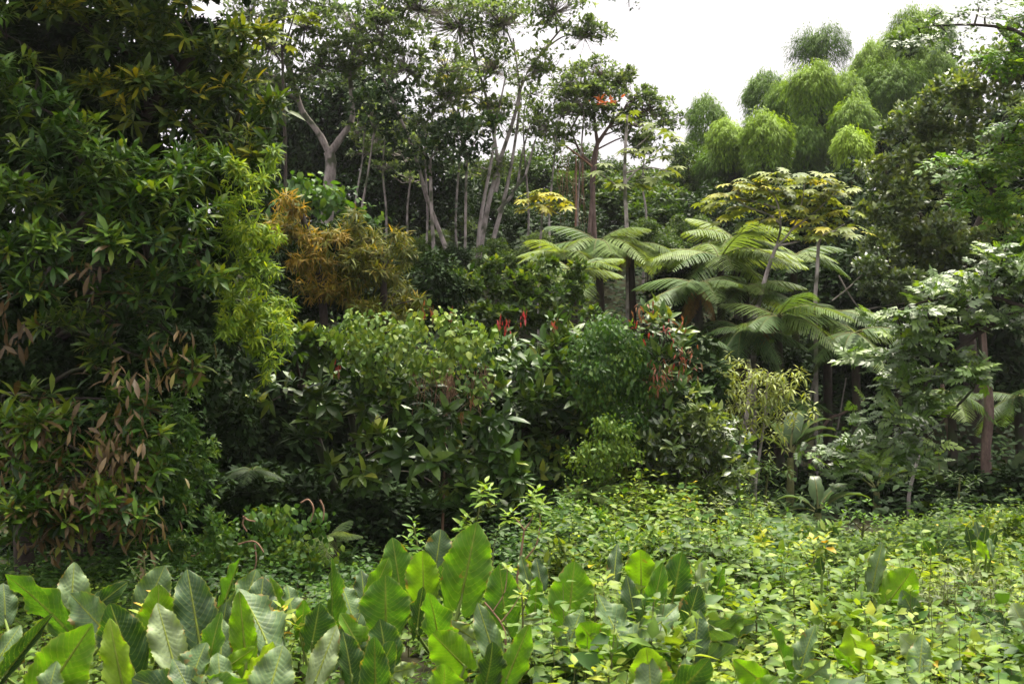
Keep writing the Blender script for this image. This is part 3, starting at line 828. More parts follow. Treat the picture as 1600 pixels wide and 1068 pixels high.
tree('feathery_tree', 'bright green feathery leaved tree leaning in from the right edge', 'tree', b,
     [(pxline([(1660, 700), (1650, 450), (1630, 250), (1600, 100), (1560, 40)], Y), (.16, .05)), (pxline([(1650, 400), (1600, 330), (1540, 290)], Y), (.07, .03)), (pxline([(1640, 300), (1590, 220), (1540, 240)], Y), (.06, .02))],
     clumps_px([(1545, 240, 50, 25), (1590, 255, 40, 30), (1520, 265, 40, 18), (1580, 310, 40, 25), (1530, 320, 50, 22), (1590, 370, 40, 30), (1590, 180, 30, 30), (1580, 80, 40, 30), (1595, 30, 30, 30), (1560, 205, 40, 18), (1500, 245, 30, 14), (1570, 400, 40, 20)], Y, .6),
     'pinnate2', 'bright', .26, 5.0, 'bark_dark', parts=110, tint=(.5, .2), k=4, up=.35, front=.6, flat=.3, mode='spray', lim=(.03, .012))
Y = 21
b = stand(1680, Y)
tree('overhanging_branch', 'dark pinnate branch reaching in against the white sky at the top right', 'branch', b,
     [(pxline([(1700, 800), (1690, 400), (1660, 120), (1600, 55), (1540, 40), (1470, 40), (1435, 45)], Y), (.06, .006))],
     clumps_px([(1470, 18, 35, 14), (1520, 8, 30, 12), (1450, 40, 30, 12), (1490, 45, 40, 14), (1540, 22, 20, 9), (1480, 62, 25, 12), (1440, 62, 18, 8), (1560, 45, 25, 12)], Y, .6),
     'pinnate2', 'silver', .24, 2.2, 'bark_dark', parts=60, tint=(.3, .2), k=4, flat=.3, mode='spray', lim=(.02, .008))
t_ = thing('leaf_spray', at(985, -60, 9), 'tiny dark leafy twig hanging into the white sky at the very top', 'twig')
tbz = Tubes(); tbz.add(pxline([(985, -60), (982, -15), (983, 12)], 9), [.008, .006, .003], 4); tbz.build('twig', M['bark_dark'], t_)
crown(t_, clumps_px([(983, 8, 10, 9), (965, -4, 14, 5), (1000, -2, 14, 5)], 9), 'small', 'dark', .035, 1.2, k=4, tint=(.4, .1), parts=12)

# near tree with silvery pinnate leaves reaching in from the right
Y = 19
b = stand(1720, Y + .5)
tree('silver_leaved_tree', 'near tree with layered silvery pinnate leaves reaching across the dark hollow', 'tree', b,
     [(pxline([(1740, 860), (1725, 650), (1690, 500), (1640, 468)], Y + .5), (.12, .06)),
      (pxline([(1640, 468), (1580, 492), (1530, 520), (1490, 552), (1445, 605), (1400, 668), (1340, 698), (1290, 708)], Y), (.05, .008)),
      (pxline([(1560, 500), (1500, 515), (1440, 545), (1385, 568)], Y), (.04, .012)),
      (pxline([(1600, 480), (1530, 460), (1450, 470), (1395, 488)], Y), (.04, .012)),
      (pxline([(1530, 520), (1530, 590), (1480, 650), (1440, 690)], Y), (.03, .01))],
     [(c_, r_ * np.array([1.35, 1.3, .62])) for c_, r_ in clumps_px([(1500, 428, 50, 16), (1570, 390, 40, 18), (1450, 450, 42, 13), (1540, 412, 45, 14), (1395, 488, 38, 12), (1440, 478, 45, 16), (1490, 462, 45, 18), (1545, 450, 45, 20), (1590, 425, 35, 22), (1420, 515, 50, 16), (1475, 512, 50, 18), (1530, 500, 50, 20), (1585, 480, 40, 25),
                (1365, 548, 30, 12), (1410, 552, 50, 16), (1465, 548, 50, 20), (1380, 580, 30, 12), (1430, 582, 45, 18), (1490, 580, 45, 20), (1400, 615, 40, 14), (1445, 620, 45, 18), (1375, 648, 45, 14), (1420, 655, 45, 16), (1345, 682, 40, 14), (1395, 685, 50, 16), (1300, 702, 38, 11), (1260, 708, 25, 9), (1345, 710, 40, 12), (1405, 712, 35, 12), (1440, 690, 30, 14), (1395, 735, 18, 8), (1320, 735, 18, 7), ], Y, .7)],
     'pinnate', 'silver', .25, 3.3, 'bark_dark', parts=300, tint=(.42, .22), k=4, up=.25, flat=.4, front=.6, mode='spray', sub=14, core=.4, shell=.8, lim=(.02, .008))

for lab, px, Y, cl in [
    ('black shaded tree added to roof the dark hollow at the right', 1450, 33.5, [(1400, 440, 90, 70), (1480, 460, 90, 70), (1560, 450, 90, 80), (1430, 350, 80, 70), (1520, 350, 90, 80), (1600, 350, 80, 90), (1340, 460, 70, 60), (1560, 250, 90, 80), (1470, 240, 80, 80)]),  # crown added as a roof to keep the hollow black
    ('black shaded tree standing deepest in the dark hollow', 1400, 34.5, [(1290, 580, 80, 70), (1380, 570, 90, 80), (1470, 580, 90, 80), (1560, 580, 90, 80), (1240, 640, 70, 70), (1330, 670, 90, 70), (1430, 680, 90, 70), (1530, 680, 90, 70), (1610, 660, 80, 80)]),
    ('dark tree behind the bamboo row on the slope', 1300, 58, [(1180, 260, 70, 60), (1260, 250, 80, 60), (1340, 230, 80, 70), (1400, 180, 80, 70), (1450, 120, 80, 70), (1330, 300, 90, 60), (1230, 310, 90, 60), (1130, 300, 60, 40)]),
    ('unseen dark tree added beyond the right edge to shade the hollow', 1720, 25, [(1700, 420, 90, 90), (1720, 300, 100, 100), (1760, 200, 90, 110), (1680, 560, 70, 80)]),  # out of view, added to cast shade over the hollow
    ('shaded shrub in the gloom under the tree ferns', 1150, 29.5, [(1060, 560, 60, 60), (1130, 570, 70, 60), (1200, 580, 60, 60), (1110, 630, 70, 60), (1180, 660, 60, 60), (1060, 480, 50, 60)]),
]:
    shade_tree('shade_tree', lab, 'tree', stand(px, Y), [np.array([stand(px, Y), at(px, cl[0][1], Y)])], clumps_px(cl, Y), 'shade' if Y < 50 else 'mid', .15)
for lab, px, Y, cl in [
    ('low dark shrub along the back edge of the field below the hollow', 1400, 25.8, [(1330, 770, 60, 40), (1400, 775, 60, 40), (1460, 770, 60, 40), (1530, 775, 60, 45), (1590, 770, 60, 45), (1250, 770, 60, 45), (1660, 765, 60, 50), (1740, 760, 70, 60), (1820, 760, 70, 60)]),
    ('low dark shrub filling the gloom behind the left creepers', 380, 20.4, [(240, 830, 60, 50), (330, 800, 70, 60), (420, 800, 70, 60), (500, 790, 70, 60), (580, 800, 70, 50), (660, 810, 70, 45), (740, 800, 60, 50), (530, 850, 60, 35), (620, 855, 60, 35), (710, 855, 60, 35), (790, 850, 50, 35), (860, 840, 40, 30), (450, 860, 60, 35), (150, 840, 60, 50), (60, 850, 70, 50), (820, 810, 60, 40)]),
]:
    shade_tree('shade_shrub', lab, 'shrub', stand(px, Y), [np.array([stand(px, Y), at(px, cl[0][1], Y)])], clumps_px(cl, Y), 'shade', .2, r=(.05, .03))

# ================================================================== dark hollow: trunks, banana plants, fallen stems
def slim(px, Y, pts, lab, rr, bark='bark_dark', cat='tree trunk'):
    q = pxline(pts, Y)
    b = base_at(q[0][0], Y)
    t = thing('bare_tree', b, lab, 'tree')
    q = np.vstack([b - [0, 0, .1], q])
    tube_part('trunk', q, np.linspace(rr[0], rr[1], len(q)), M[bark], t, 9)
    return t
slim(1545, 25.5, [(1543, 760), (1540, 700), (1546, 640), (1538, 570), (1532, 500)], 'reddish brown trunk with a swollen knee standing in the dark at the right', (.12, .08), 'bark_red')
slim(1490, 26.5, [(1492, 745), (1486, 700), (1478, 650), (1472, 600)], 'thin dark trunk left of the reddish brown one', (.07, .04), 'bark_red')
slim(1418, 24.5, [(1420, 775), (1428, 740), (1436, 710)], 'short leaning pale stem below the silvery leaves', (.035, .03), 'bark_pale')
slim(1165, 24, [(1155, 720), (1165, 660), (1172, 600), (1170, 560)], 'crooked pale trunk beside the whorled leaf sapling', (.045, .035), 'bark_grey')
slim(1255, 28.5, [(1252, 700), (1262, 640), (1275, 580)], 'thin grey pole standing in the dark hollow', (.035, .025), 'bark_grey')
slim(1305, 28.5, [(1300, 720), (1312, 650), (1322, 590)], 'hair-thin bent stem in the middle of the dark hollow', (.022, .015), 'bark_grey')
t = plant('fallen_branch', 1290, 27, 'broken reddish branch lying slantwise across the dark hollow', 'branch')
tube_part('branch', np.vstack([[t.location.x - .6, 27, t.location.z + .1], pxline([(1285, 668), (1318, 645), (1350, 625)], 27)]), [.035, .035, .03, .02], M['bark_red'], t, 7)
t = plant('fallen_branch', 1340, 29, 'crossed thin dead branches behind the fern fronds', 'branch')
for pts in ([(1300, 470), (1325, 450), (1350, 425)], [(1310, 430), (1330, 465), (1350, 490)], [(1300, 500), (1370, 480), (1440, 470)], [(1300, 500), (1298, 640), (1296, 720)]):
    tube_part('branch', pxline(pts, 29), [.018] * (len(pts) - 1) + [.012], M['bark_grey'], t, 5)

def banana(px, Y, label, leaves, h=.4, size=1.0):
    t = plant('banana_plant', px, Y, label, 'banana plant')
    b = np.array(t.location)
    top = b + [0, 0, h]
    tube_part('stem', [b, top], [.09, .06], M['stem'], t, 8)
    for az, el, L in leaves:
        n = 11; u = np.linspace(0, 1, n)
        d = np.array([math.cos(az), math.sin(az) * .6, 0])
        e0 = el; bend = 1.3
        ang = e0 - bend * u ** 1.3
        dx = np.cumsum(np.cos(ang)) / n * L; dz = np.cumsum(np.sin(ang)) / n * L
        c = top + dx[:, None] * d + dz[:, None] * np.array([0, 0, 1.])
        side = nrm(np.cross(d, [0, 0, 1.]))
        nor = np.cross(side, np.stack([np.cos(ang)[:, None] * d + np.sin(ang)[:, None] * np.array([0, 0, 1.])], 0)[0])
        wd = .15 * L * np.clip(np.sin(np.pi * (.1 + .9 * u)) ** .6, 0, 1) * (u > .12)
        wd[-1] = .005
        V = np.concatenate([c + side * wd[:, None] + np.array([0, 0, .25]) * wd[:, None], c, c - side * wd[:, None] + np.array([0, 0, .25]) * wd[:, None]])
        V[:n] += rng.normal(size=(n, 3)) * .01; V[2 * n:] += rng.normal(size=(n, 3)) * .01
        F = [(i, i + n, i + n + 1, i + 1) for i in range(n - 1)] + [(i + n, i + 2 * n, i + 2 * n + 1, i + n + 1) for i in range(n - 1)]
        o = obj('leaf', mesh_from('banana_leaf', V - b, [a for f in F for a in f], [4] * len(F), M['banana'], {'tint': np.full(len(V), rng.uniform(.1, .9))}, smooth=True), t)
        tb = Tubes(); tb.add(c - b, np.linspace(.022, .004, n) * L, 5, smooth=False); mo = tb.build('midrib', M['stem']); mo.parent = o
    return t
banana(1235, 24.5, 'banana plant with arched blades below the whorled leaf sapling', [(.2, 1.3, 1.2), (.5, 1.0, 1.3), (2.2, 1.2, 1.2), (3.0, .9, 1.1), (1.2, 1.4, 1.3), (-.4, .9, 1.2)], 1.1)
banana(1278, 22.8, 'low banana plant with one upright rolled blade in front of the hollow', [(0.1, .8, 1.1), (.5, 1.1, 1.0), (2.7, .8, .9), (1.6, 1.45, .9), (3.2, .4, .8)], .35)
banana(1370, 25, 'shadowy broad bladed plant under the silvery leaves', [(.1, .9, 1.3), (3.0, .8, 1.3), (1.0, 1.2, 1.2), (-.5, .9, 1.2), (2.3, 1.0, 1.0)], .5)
banana(1470, 25.5, 'shadowy broad bladed plant between the two thin trunks', [(.3, .9, 1.2), (2.8, .9, 1.2), (1.5, 1.3, 1.1), (4.2, .9, 1.0)], .4)
banana(1590, 26, 'shadowy broad bladed plant behind the reddish trunk', [(.1, 1.0, 1.2), (3.0, .8, 1.2), (1.0, 1.2, 1.2), (4.5, .8, 1.0)], .5)
banana(415, 20.5, 'single broad bladed plant in the gloom beside the creeper mound', [(.3, 1.0, .9), (2.6, 1.0, .9), (1.4, 1.4, .9), (4.6, .8, .8)], .7)

# ================================================================== tree ferns
def frond_shape(pairs=40, L=1.0, W=.27, arch=.55, seed=0):
    rg = np.random.default_rng(seed)
    V, F = [], []
    n = 0
    def rach(u): return np.array([u - .12 * u * u, 0, .1 * u - arch * u * u])
    for k in range(pairs):
        u = .12 + .86 * k / (pairs - 1)
        p = rach(u)
        l = W * (math.sin(math.pi * (.16 + .80 * u)) ** .8) * rg.uniform(.92, 1.06)
        for sd in (-1, 1):
            d = nrm(np.array([.42, sd * 1.0, -.22 - .25 * rg.random()]))
            f = nrm(np.array([1, -sd * .3, -arch * u]))
            w = .0175
            m = 6
            idx = []
            for q in range(m + 1):
                v = q / m
                cw = w * (1 - v * .75) * (1.0 if q % 2 else .62)
                c = p + d * l * v + np.array([0, 0, -.10 * l * v * v * 3])
                V += [c + f * cw, c, c - f * cw]; idx.append(n); n += 3
            for a, b_ in zip(idx[:-1], idx[1:]):
                F += [(a, a + 1, b_ + 1, b_), (a + 1, a + 2, b_ + 2, b_ + 1)]
    return np.array(V), F
FR = [frond_shape(32, arch=a, W=w_, seed=i) for i, (a, w_) in enumerate([(.30, .30), (.46, .33), (.66, .31)])]
FRM = {}
def frond_mesh(v, q):
    if (v, q) not in FRM:
        V, F = FR[v]
        me = mesh_from('frond', V, [a for f in F for a in f], [4] * len(F), M['fern'], {'tint': np.full(len(V), q)}, smooth=True)
        u = np.linspace(0, 1, 9)
        pts = np.stack([u - .12 * u * u, 0 * u, .1 * u - [.30, .46, .66][v] * u * u], 1)
        tb = Tubes(); tb.add(pts, np.linspace(.012, .003, 9), 4, smooth=False)
        rm = mesh_from('rachis', np.vstack(tb.V), np.vstack(tb.F).ravel(), np.full(len(np.vstack(tb.F)), 4), M['stem'])
        FRM[(v, q)] = (me, rm)
    return FRM[(v, q)]
def fern(name, px, py, Y, label, n=14, L=1.9, tint=.6, el=(.15, .75), az0=0, dead=0, cat='tree fern', r=.1, squash=1.0, span=6.283, trunk=True):
    c = at(px, py, Y)
    b = base_at(c[0], Y)
    t = thing(name, b, label, cat)
    if trunk and c[2] - b[2] > .15:
        tube_part('trunk', [b, (b + c) / 2 + [.05, 0, 0], c], [r * 1.2, r, r * .8], M['bark_dark'], t, 8)
    for i in range(n):
        az = az0 + span * i / n + rng.normal() * .12
        isd = i >= n - dead
        e = rng.uniform(el[0] - .2, el[1]) if not isd else rng.uniform(-.8, -.4)
        d = np.array([math.cos(az), math.sin(az) * squash]); d /= np.linalg.norm(d)
        if isd: d = np.array([rng.choice([-1, 1]) * .9, -.45]); d /= np.linalg.norm(d)
        f = np.array([d[0] * math.cos(e), d[1] * math.cos(e), math.sin(e)])
        u = np.array([-d[0] * math.sin(e), -d[1] * math.sin(e), math.cos(e)])
        rr = np.cross(u, f)
        s = L * .88 * rng.uniform(.75, 1.1) * (.6 if isd else 1)
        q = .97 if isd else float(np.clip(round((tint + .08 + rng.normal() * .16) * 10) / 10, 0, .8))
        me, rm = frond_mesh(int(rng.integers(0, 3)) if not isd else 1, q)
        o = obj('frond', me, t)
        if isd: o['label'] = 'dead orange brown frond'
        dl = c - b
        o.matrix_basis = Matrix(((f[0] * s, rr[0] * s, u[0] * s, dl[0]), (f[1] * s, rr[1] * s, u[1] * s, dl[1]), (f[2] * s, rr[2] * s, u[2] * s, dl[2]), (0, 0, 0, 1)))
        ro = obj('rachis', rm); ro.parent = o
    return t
fern('tree_fern', 935, 378, 29.5, 'pale tree fern with level fronds by the forked reddish trunk', 15, 1.9, .65, (.05, .6), .3)
fern('tree_fern', 880, 400, 29, 'tree fern with small upright bright fronds left of the forked trunk', 11, 1.5, .7, (.2, .8), .1)
fern('tree_fern', 985, 385, 30, 'tree fern behind the thin pole, fronds spread to both sides', 14, 1.7, .55, (.1, .6), .6, 1)
fern('tree_fern', 895, 425, 27.5, 'low bright tree fern drooping over the small leaved mound', 12, 1.4, .65, (.0, .6), .2)
fern('tree_fern', 1125, 405, 29, 'large pale green tree fern at the middle of the fern grove', 18, 2.1, .72, (.1, .7), .0)
fern('tree_fern', 1090, 445, 27.5, 'tree fern with a hanging orange brown dead frond', 15, 1.8, .6, (.0, .5), .4, 2)
fern('tree_fern', 1165, 450, 28, 'tree fern with downswept fronds under the pumpwood trunk', 15, 1.7, .55, (.0, .5), .2)
fern('tree_fern', 1150, 375, 31, 'upper pale tree fern partly behind the pumpwood crown', 14, 1.9, .65, (.2, .7), .5)
fern('tree_fern', 1240, 400, 31, 'shaded tree fern behind the slender bare pole', 12, 1.6, .35, (.1, .6), .3)
fern('tree_fern', 1215, 495, 26.5, 'low wide tree fern spreading stiff fronds over the dark hollow', 15, 1.8, .5, (.05, .55), .15, 1)
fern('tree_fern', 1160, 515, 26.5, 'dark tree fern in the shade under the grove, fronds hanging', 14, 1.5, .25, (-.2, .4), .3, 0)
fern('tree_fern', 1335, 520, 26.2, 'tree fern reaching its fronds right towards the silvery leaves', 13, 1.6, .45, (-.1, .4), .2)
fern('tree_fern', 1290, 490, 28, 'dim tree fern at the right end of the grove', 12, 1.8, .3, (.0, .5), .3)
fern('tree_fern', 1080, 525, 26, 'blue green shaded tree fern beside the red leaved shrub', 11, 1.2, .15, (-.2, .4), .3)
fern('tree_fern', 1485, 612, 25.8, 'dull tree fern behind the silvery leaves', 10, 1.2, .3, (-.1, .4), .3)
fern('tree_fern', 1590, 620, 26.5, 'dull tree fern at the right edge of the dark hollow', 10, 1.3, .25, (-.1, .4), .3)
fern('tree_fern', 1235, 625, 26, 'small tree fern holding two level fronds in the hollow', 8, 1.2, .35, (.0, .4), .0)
fern('ground_fern', 515, 838, 18.3, 'low yellow green fern at the edge of the dark behind the elephant ears', 8, .6, .55, (.2, .8), 0, cat='fern')
fern('ground_fern', 395, 735, 19.5, 'dim fern in the gloom behind the hanging creeper', 8, .6, .0, (.1, .6), 0, cat='fern', trunk=False)
fern('ground_fern', 1270, 835, 21.5, 'low dark fern at the foot of the hollow', 9, .8, .3, (.2, .8), 0, cat='fern')
fern('ground_fern', 925, 775, 20, 'low fresh fern on top of the weed bank', 9, .6, .5, (.2, .8), 0, cat='fern')

# ================================================================== left: large trees and creepers
def brownish(p_low, p_high, z0=.8, z1=5.0):
    def fn(T, pos, f, Fd):
        p_ = np.interp(pos[:, 2], [z0, z1], [p_low, p_high]) * (.35 + 1.1 * f) * np.where(Fd[:, 2] < 0.1, 1.25, .5)
        lump = .5 + .9 * np.sin(pos[:, 0] * 3.1 + 1.0) * np.sin(pos[:, 2] * 2.6 + .4)
        isb = rng.random(len(T)) < p_ * np.clip(lump + .4, .1, 1.6)
        return np.where(isb, rng.uniform(.8, 1.0, len(T)), np.minimum(T, .7))
    return fn
Y = 16
b = stand(40, 17.6)
tree('rosette_tree', 'large left tree of dark leaf rosettes with brown hanging leaves below', 'tree', b,
     [(np.array([b, at(30, 700, 17.8), at(50, 450, 17.8), at(40, 250, 17.8), at(60, 120, 17.8)]), (.14, .015)),
      (np.array([at(40, 600, 17.8), at(130, 480, 17.2), at(230, 400, 16.8)]), (.1, .04)),
      (np.array([at(40, 500, 17.8), at(140, 330, 17.2), at(200, 280, 16.8)]), (.1, .04))],
     clumps_px([(20, 60, 60, 60, 16.8), (50, 170, 80, 70, 16.3), (20, 290, 90, 80, 15.8), (130, 250, 90, 70, 16), (120, 370, 100, 70, 15.8), (40, 410, 90, 70, 15.6), (220, 370, 90, 70, 16), (265, 455, 80, 50, 16.2), (310, 400, 50, 50, 16.4),
                (280, 300, 80, 70, 16.4), (200, 310, 80, 60, 16.2), (160, 455, 70, 40, 15.9), (30, 690, 80, 55, 15.5), (20, 790, 80, 60, 15.3), (130, 745, 80, 55, 15.4), (205, 690, 45, 70, 15.7), (215, 610, 35, 45, 16),
                (185, 800, 60, 55, 15.5), (90, 835, 90, 45, 15.5), (100, 680, 50, 40, 15.8), (60, 500, 60, 30, 16), (235, 535, 45, 40, 16.2), (265, 575, 35, 40, 16.3), (175, 560, 35, 40, 16.4), (195, 640, 40, 40, 16), (50, 640, 70, 25, 16), (180, 500, 50, 30, 16.2), (120, 800, 60, 40, 15.4), (225, 740, 35, 50, 15.8)], Y, .8),
     'long', 'rosette', .205, 2.6, 'bark_dark', parts=300, tint=(.40, .16), k=9, cone=74, droop=.2, up=.8, front=.85, flat=.25, bottom=.4, step=.04, core=.06, shell=.3, tint_fn=brownish(.35, .0), lim=(.035, .015), tw=.08)
RT = [o for o in bpy.data.objects if o.name == 'rosette_tree'][0]
crown(RT, clumps_px([(205, 600, 25, 55), (190, 680, 40, 55), (160, 720, 60, 40), (60, 690, 50, 40), (25, 750, 60, 45), (120, 790, 60, 40), (222, 780, 38, 50), (95, 830, 60, 30), (140, 430, 18, 20), (300, 545, 18, 28), (20, 500, 30, 25), (250, 560, 16, 26), (30, 440, 20, 25)], 15.45, .7), 'long', 'rosette', .17, .7, 'hang', 6, tint=(.9, .06), parts=60, front=.9, flat=.35, young=0, core=.1, rest='dry_leaves')
Y = 17.6
b = stand(120, 18.6)
tree('rosette_tree', 'higher left tree whose yellow tipped leaf rosettes lean out towards the pale trunk', 'tree', b,
     [(np.array([b, at(130, 600, 18.6), at(170, 350, 18.4), at(230, 180, 18.2), at(300, 90, 18)]), (.13, .06)),
      (np.array([at(180, 320, 18.4), at(280, 260, 18), at(370, 190, 17.8)]), (.08, .03))],
     clumps_px([(120, 40, 70, 50), (220, 50, 80, 50), (300, 95, 75, 45), (385, 65, 50, 30), (385, 130, 55, 35), (418, 195, 32, 50), (340, 195, 75, 55), (255, 165, 70, 55), (370, 260, 50, 40), (200, 120, 60, 50), (290, 30, 70, 30), (330, 145, 60, 30), (410, 240, 25, 30), (150, 150, 60, 60)], Y, .8),
     'long', 'yrosette', .205, 2.6, 'bark_dark', parts=260, tint=(.42, .2), k=9, cone=74, droop=.2, step=.04, core=.08, shell=.3, up=.65, front=.8, flat=.35, bottom=.5, young=.3, lim=(.035, .015), tw=.1)
Y = 19.3
b = stand(160, Y)
shade_tree('shade_tree', 'black filler tree added to deepen the gloom behind the big left trees', 'tree', b,  # dark filler; lobes above the view added to block overhead light
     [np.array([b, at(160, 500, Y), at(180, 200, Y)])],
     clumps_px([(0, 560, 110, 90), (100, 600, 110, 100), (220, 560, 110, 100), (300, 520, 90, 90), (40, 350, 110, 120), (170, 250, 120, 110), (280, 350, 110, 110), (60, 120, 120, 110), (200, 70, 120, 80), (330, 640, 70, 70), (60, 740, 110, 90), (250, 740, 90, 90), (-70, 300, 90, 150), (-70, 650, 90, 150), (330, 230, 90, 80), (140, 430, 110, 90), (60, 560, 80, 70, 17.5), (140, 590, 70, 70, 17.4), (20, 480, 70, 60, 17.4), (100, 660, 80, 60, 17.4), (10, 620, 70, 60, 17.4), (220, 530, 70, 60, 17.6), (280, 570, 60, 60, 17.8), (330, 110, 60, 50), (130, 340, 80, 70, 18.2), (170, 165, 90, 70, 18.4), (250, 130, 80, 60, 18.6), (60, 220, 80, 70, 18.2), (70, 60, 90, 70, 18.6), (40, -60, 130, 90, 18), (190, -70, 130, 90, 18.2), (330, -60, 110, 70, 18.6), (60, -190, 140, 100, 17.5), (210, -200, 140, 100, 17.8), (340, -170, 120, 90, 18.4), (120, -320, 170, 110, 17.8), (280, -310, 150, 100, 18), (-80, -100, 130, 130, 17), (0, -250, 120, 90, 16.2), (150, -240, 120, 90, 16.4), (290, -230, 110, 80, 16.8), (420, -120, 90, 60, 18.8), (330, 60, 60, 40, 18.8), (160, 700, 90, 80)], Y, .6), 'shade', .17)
# creepers
def creeper(name, label, cat, px, Y, clumps, shape, mat, size, cover, tint, parts=0, mode='hang', k=6, vines=0, **kw):
    cl = clumps_px(clumps, Y, .7)
    b = stand(px, Y)
    t = thing(name, b, label, cat)
    tb = Tubes()
    for i in range(vines):
        c, r_ = cl[int(rng.integers(len(cl)))]
        c2, r2 = cl[int(rng.integers(len(cl)))]
        g = np.array([c[0] + rng.normal() * .3, c[1] + .3, float(ground_z(c[0], c[1] + .3)) - .05])
        tb.add([g, g * .5 + c * .5 + rng.normal(size=3) * .15, c + [0, .2, 0], c2 + [0, .2, 0]], [.018, .016, .013, .008], 5)
    if vines: tb.build('vine_stems', M['bark_dark'], t, kind='stuff')
    crown(t, cl, shape, mat, size, cover, mode=mode, k=k, tint=tint, parts=parts, **kw)
    return t
creeper('creeper', 'yellow green creeper curtain hanging off the edge of the big left tree', 'creeper', 390, 16.6,
        [(375, 305, 32, 42), (395, 360, 38, 38), (360, 365, 28, 45), (400, 425, 42, 42), (415, 480, 42, 38), (395, 520, 40, 35), (415, 555, 26, 28), (372, 480, 28, 42), (425, 265, 16, 35), (350, 440, 28, 40), (440, 520, 18, 22), (420, 590, 8, 10)],
        'lance', 'creeper', .1, 2.8, (.45, .32), 260, mode='rosette', cone=75, droop=.55, up=.15, flat=.4, front=.85)
creeper('creeper', 'green creeper tumbling down below the brown hanging leaves', 'creeper', 300, 16.8,
        [(280, 640, 35, 50), (305, 705, 40, 50), (265, 700, 40, 45), (320, 770, 32, 40), (290, 790, 40, 45), (250, 740, 35, 40), (300, 850, 40, 32), (340, 830, 22, 35), (245, 800, 35, 40), (235, 610, 18, 30)],
        'ovate', 'vine', .085, 2.8, (.5, .22), 160, mode='rosette', cone=75, droop=.6, up=.2, flat=.45, front=.85)
creeper('creeper_mound', 'low creeper mound over bare brown vines beside the dark opening', 'creeper', 420, 17.8,
        [(350, 850, 45, 30), (395, 830, 45, 35), (440, 820, 40, 32), (475, 815, 30, 28), (420, 865, 70, 30), (360, 880, 60, 25), (480, 860, 45, 25)],
        'round', 'vine', .085, 2.2, (.6, .2), 140, flat=.45, front=.8)
creeper('creeper_mound', 'rounded leafy creeper mound at the foot of the pale forked trunk', 'creeper', 480, 26.5,
        [(455, 298, 30, 18), (490, 308, 32, 20), (525, 332, 35, 24), (560, 350, 30, 24), (520, 370, 60, 30), (470, 330, 40, 30)],
        'round', 'vine', .15, 2.2, (.5, .2), 60, flat=.4, front=.8)
t = plant('bare_vine', 390, 17.2, 'bare pinkish brown vine looping out of the creeper mound', 'vine')
for pts in ([(383, 806), (379, 818), (386, 830)], [(379, 806), (388, 812), (399, 814)], [(372, 850), (390, 845), (402, 848), (412, 862)], [(268, 868), (285, 865), (302, 868), (314, 860)], [(398, 850), (400, 880), (392, 900)], [(470, 785), (482, 780), (490, 795), (485, 815)], [(500, 780), (506, 795), (505, 812)]):
    tube_part('vine_loop', pxline(pts, 17.0), [.013] + [.012] * (len(pts) - 2) + [.008], M['vinewood'], t, 6)

# ================================================================== golden drooping shrub
Y = 23.5
b = stand(520, Y)
tree('golden_shrub', 'golden yellow shrub of thin drooping leaves in front of the forest', 'shrub', b,
     [np.array([b, at(505, 480, Y), at(490, 400, Y), at(470, 330, Y)])],
     clumps_px([(445, 318, 26, 22), (452, 350, 30, 24), (440, 372, 25, 20), (495, 390, 34, 24), (525, 375, 22, 18), (478, 410, 24, 20), (512, 425, 34, 24), (548, 450, 28, 18), (552, 468, 22, 14), (490, 455, 28, 16), (515, 462, 30, 16), (475, 360, 24, 20)], Y, .8),
     'narrow', 'golden', .17, 2.6, 'bark_dark', parts=220, tint=(.6, .22), k=8, cone=75, droop=.75, up=.2, front=.8, lim=(.02, .008))
b = stand(600, Y)
tree('golden_shrub', 'olive green shrub of thin drooping leaves right of the golden one', 'shrub', b,
     [np.array([b, at(600, 480, Y), at(595, 400, Y)])],
     clumps_px([(590, 385, 38, 34), (618, 405, 28, 34), (568, 400, 30, 30), (590, 430, 44, 34), (625, 450, 34, 24), (600, 475, 50, 30), (640, 475, 30, 22), (555, 350, 30, 20), (660, 470, 18, 16), (560, 430, 30, 35)], Y + .3, .8),
     'narrow', 'golden', .165, 2.6, 'bark_dark', parts=150, tint=(.28, .14), k=8, cone=75, droop=.7, up=.3, front=.8, lim=(.02, .008))
Y = 24.5
b = stand(540, Y)
shade_tree('shade_shrub', 'dark shrub filling the hollow under the golden shrub', 'shrub', b, [np.array([b, at(540, 420, Y)])],
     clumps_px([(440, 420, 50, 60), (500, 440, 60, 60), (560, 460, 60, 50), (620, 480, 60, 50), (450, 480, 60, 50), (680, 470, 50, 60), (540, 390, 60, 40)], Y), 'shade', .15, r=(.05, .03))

# ================================================================== the thicket of broad leaved shrubs in the middle
Y = 19.6
b = stand(560, Y + .8)
tree('broad_leaved_shrub', 'big leaved glossy shrub at the left front of the thicket', 'shrub', b,
     [np.array([b, at(560, 720, Y + .8), at(540, 600, Y + .6)]), np.array([b, at(500, 700, Y + .5), at(470, 600, Y + .3)])],
     clumps_px([(450, 530, 50, 28), (440, 612, 36, 24), (500, 545, 45, 28), (480, 650, 45, 30), (520, 600, 55, 35), (560, 655, 60, 38), (500, 690, 45, 26), (610, 640, 55, 35), (580, 700, 50, 28), (640, 690, 55, 35), (540, 560, 50, 35), (560, 725, 60, 22)], Y, .8),
     'ovate', 'cacao', .25, 2.1, 'bark_dark', parts=280, tint=(.5, .18), k=7, cone=70, droop=.12, step=.04, core=.1, shell=.3, up=.6, front=.85, young=.25, lim=(.025, .01), tw=.1)
b = stand(700, Y + .8)
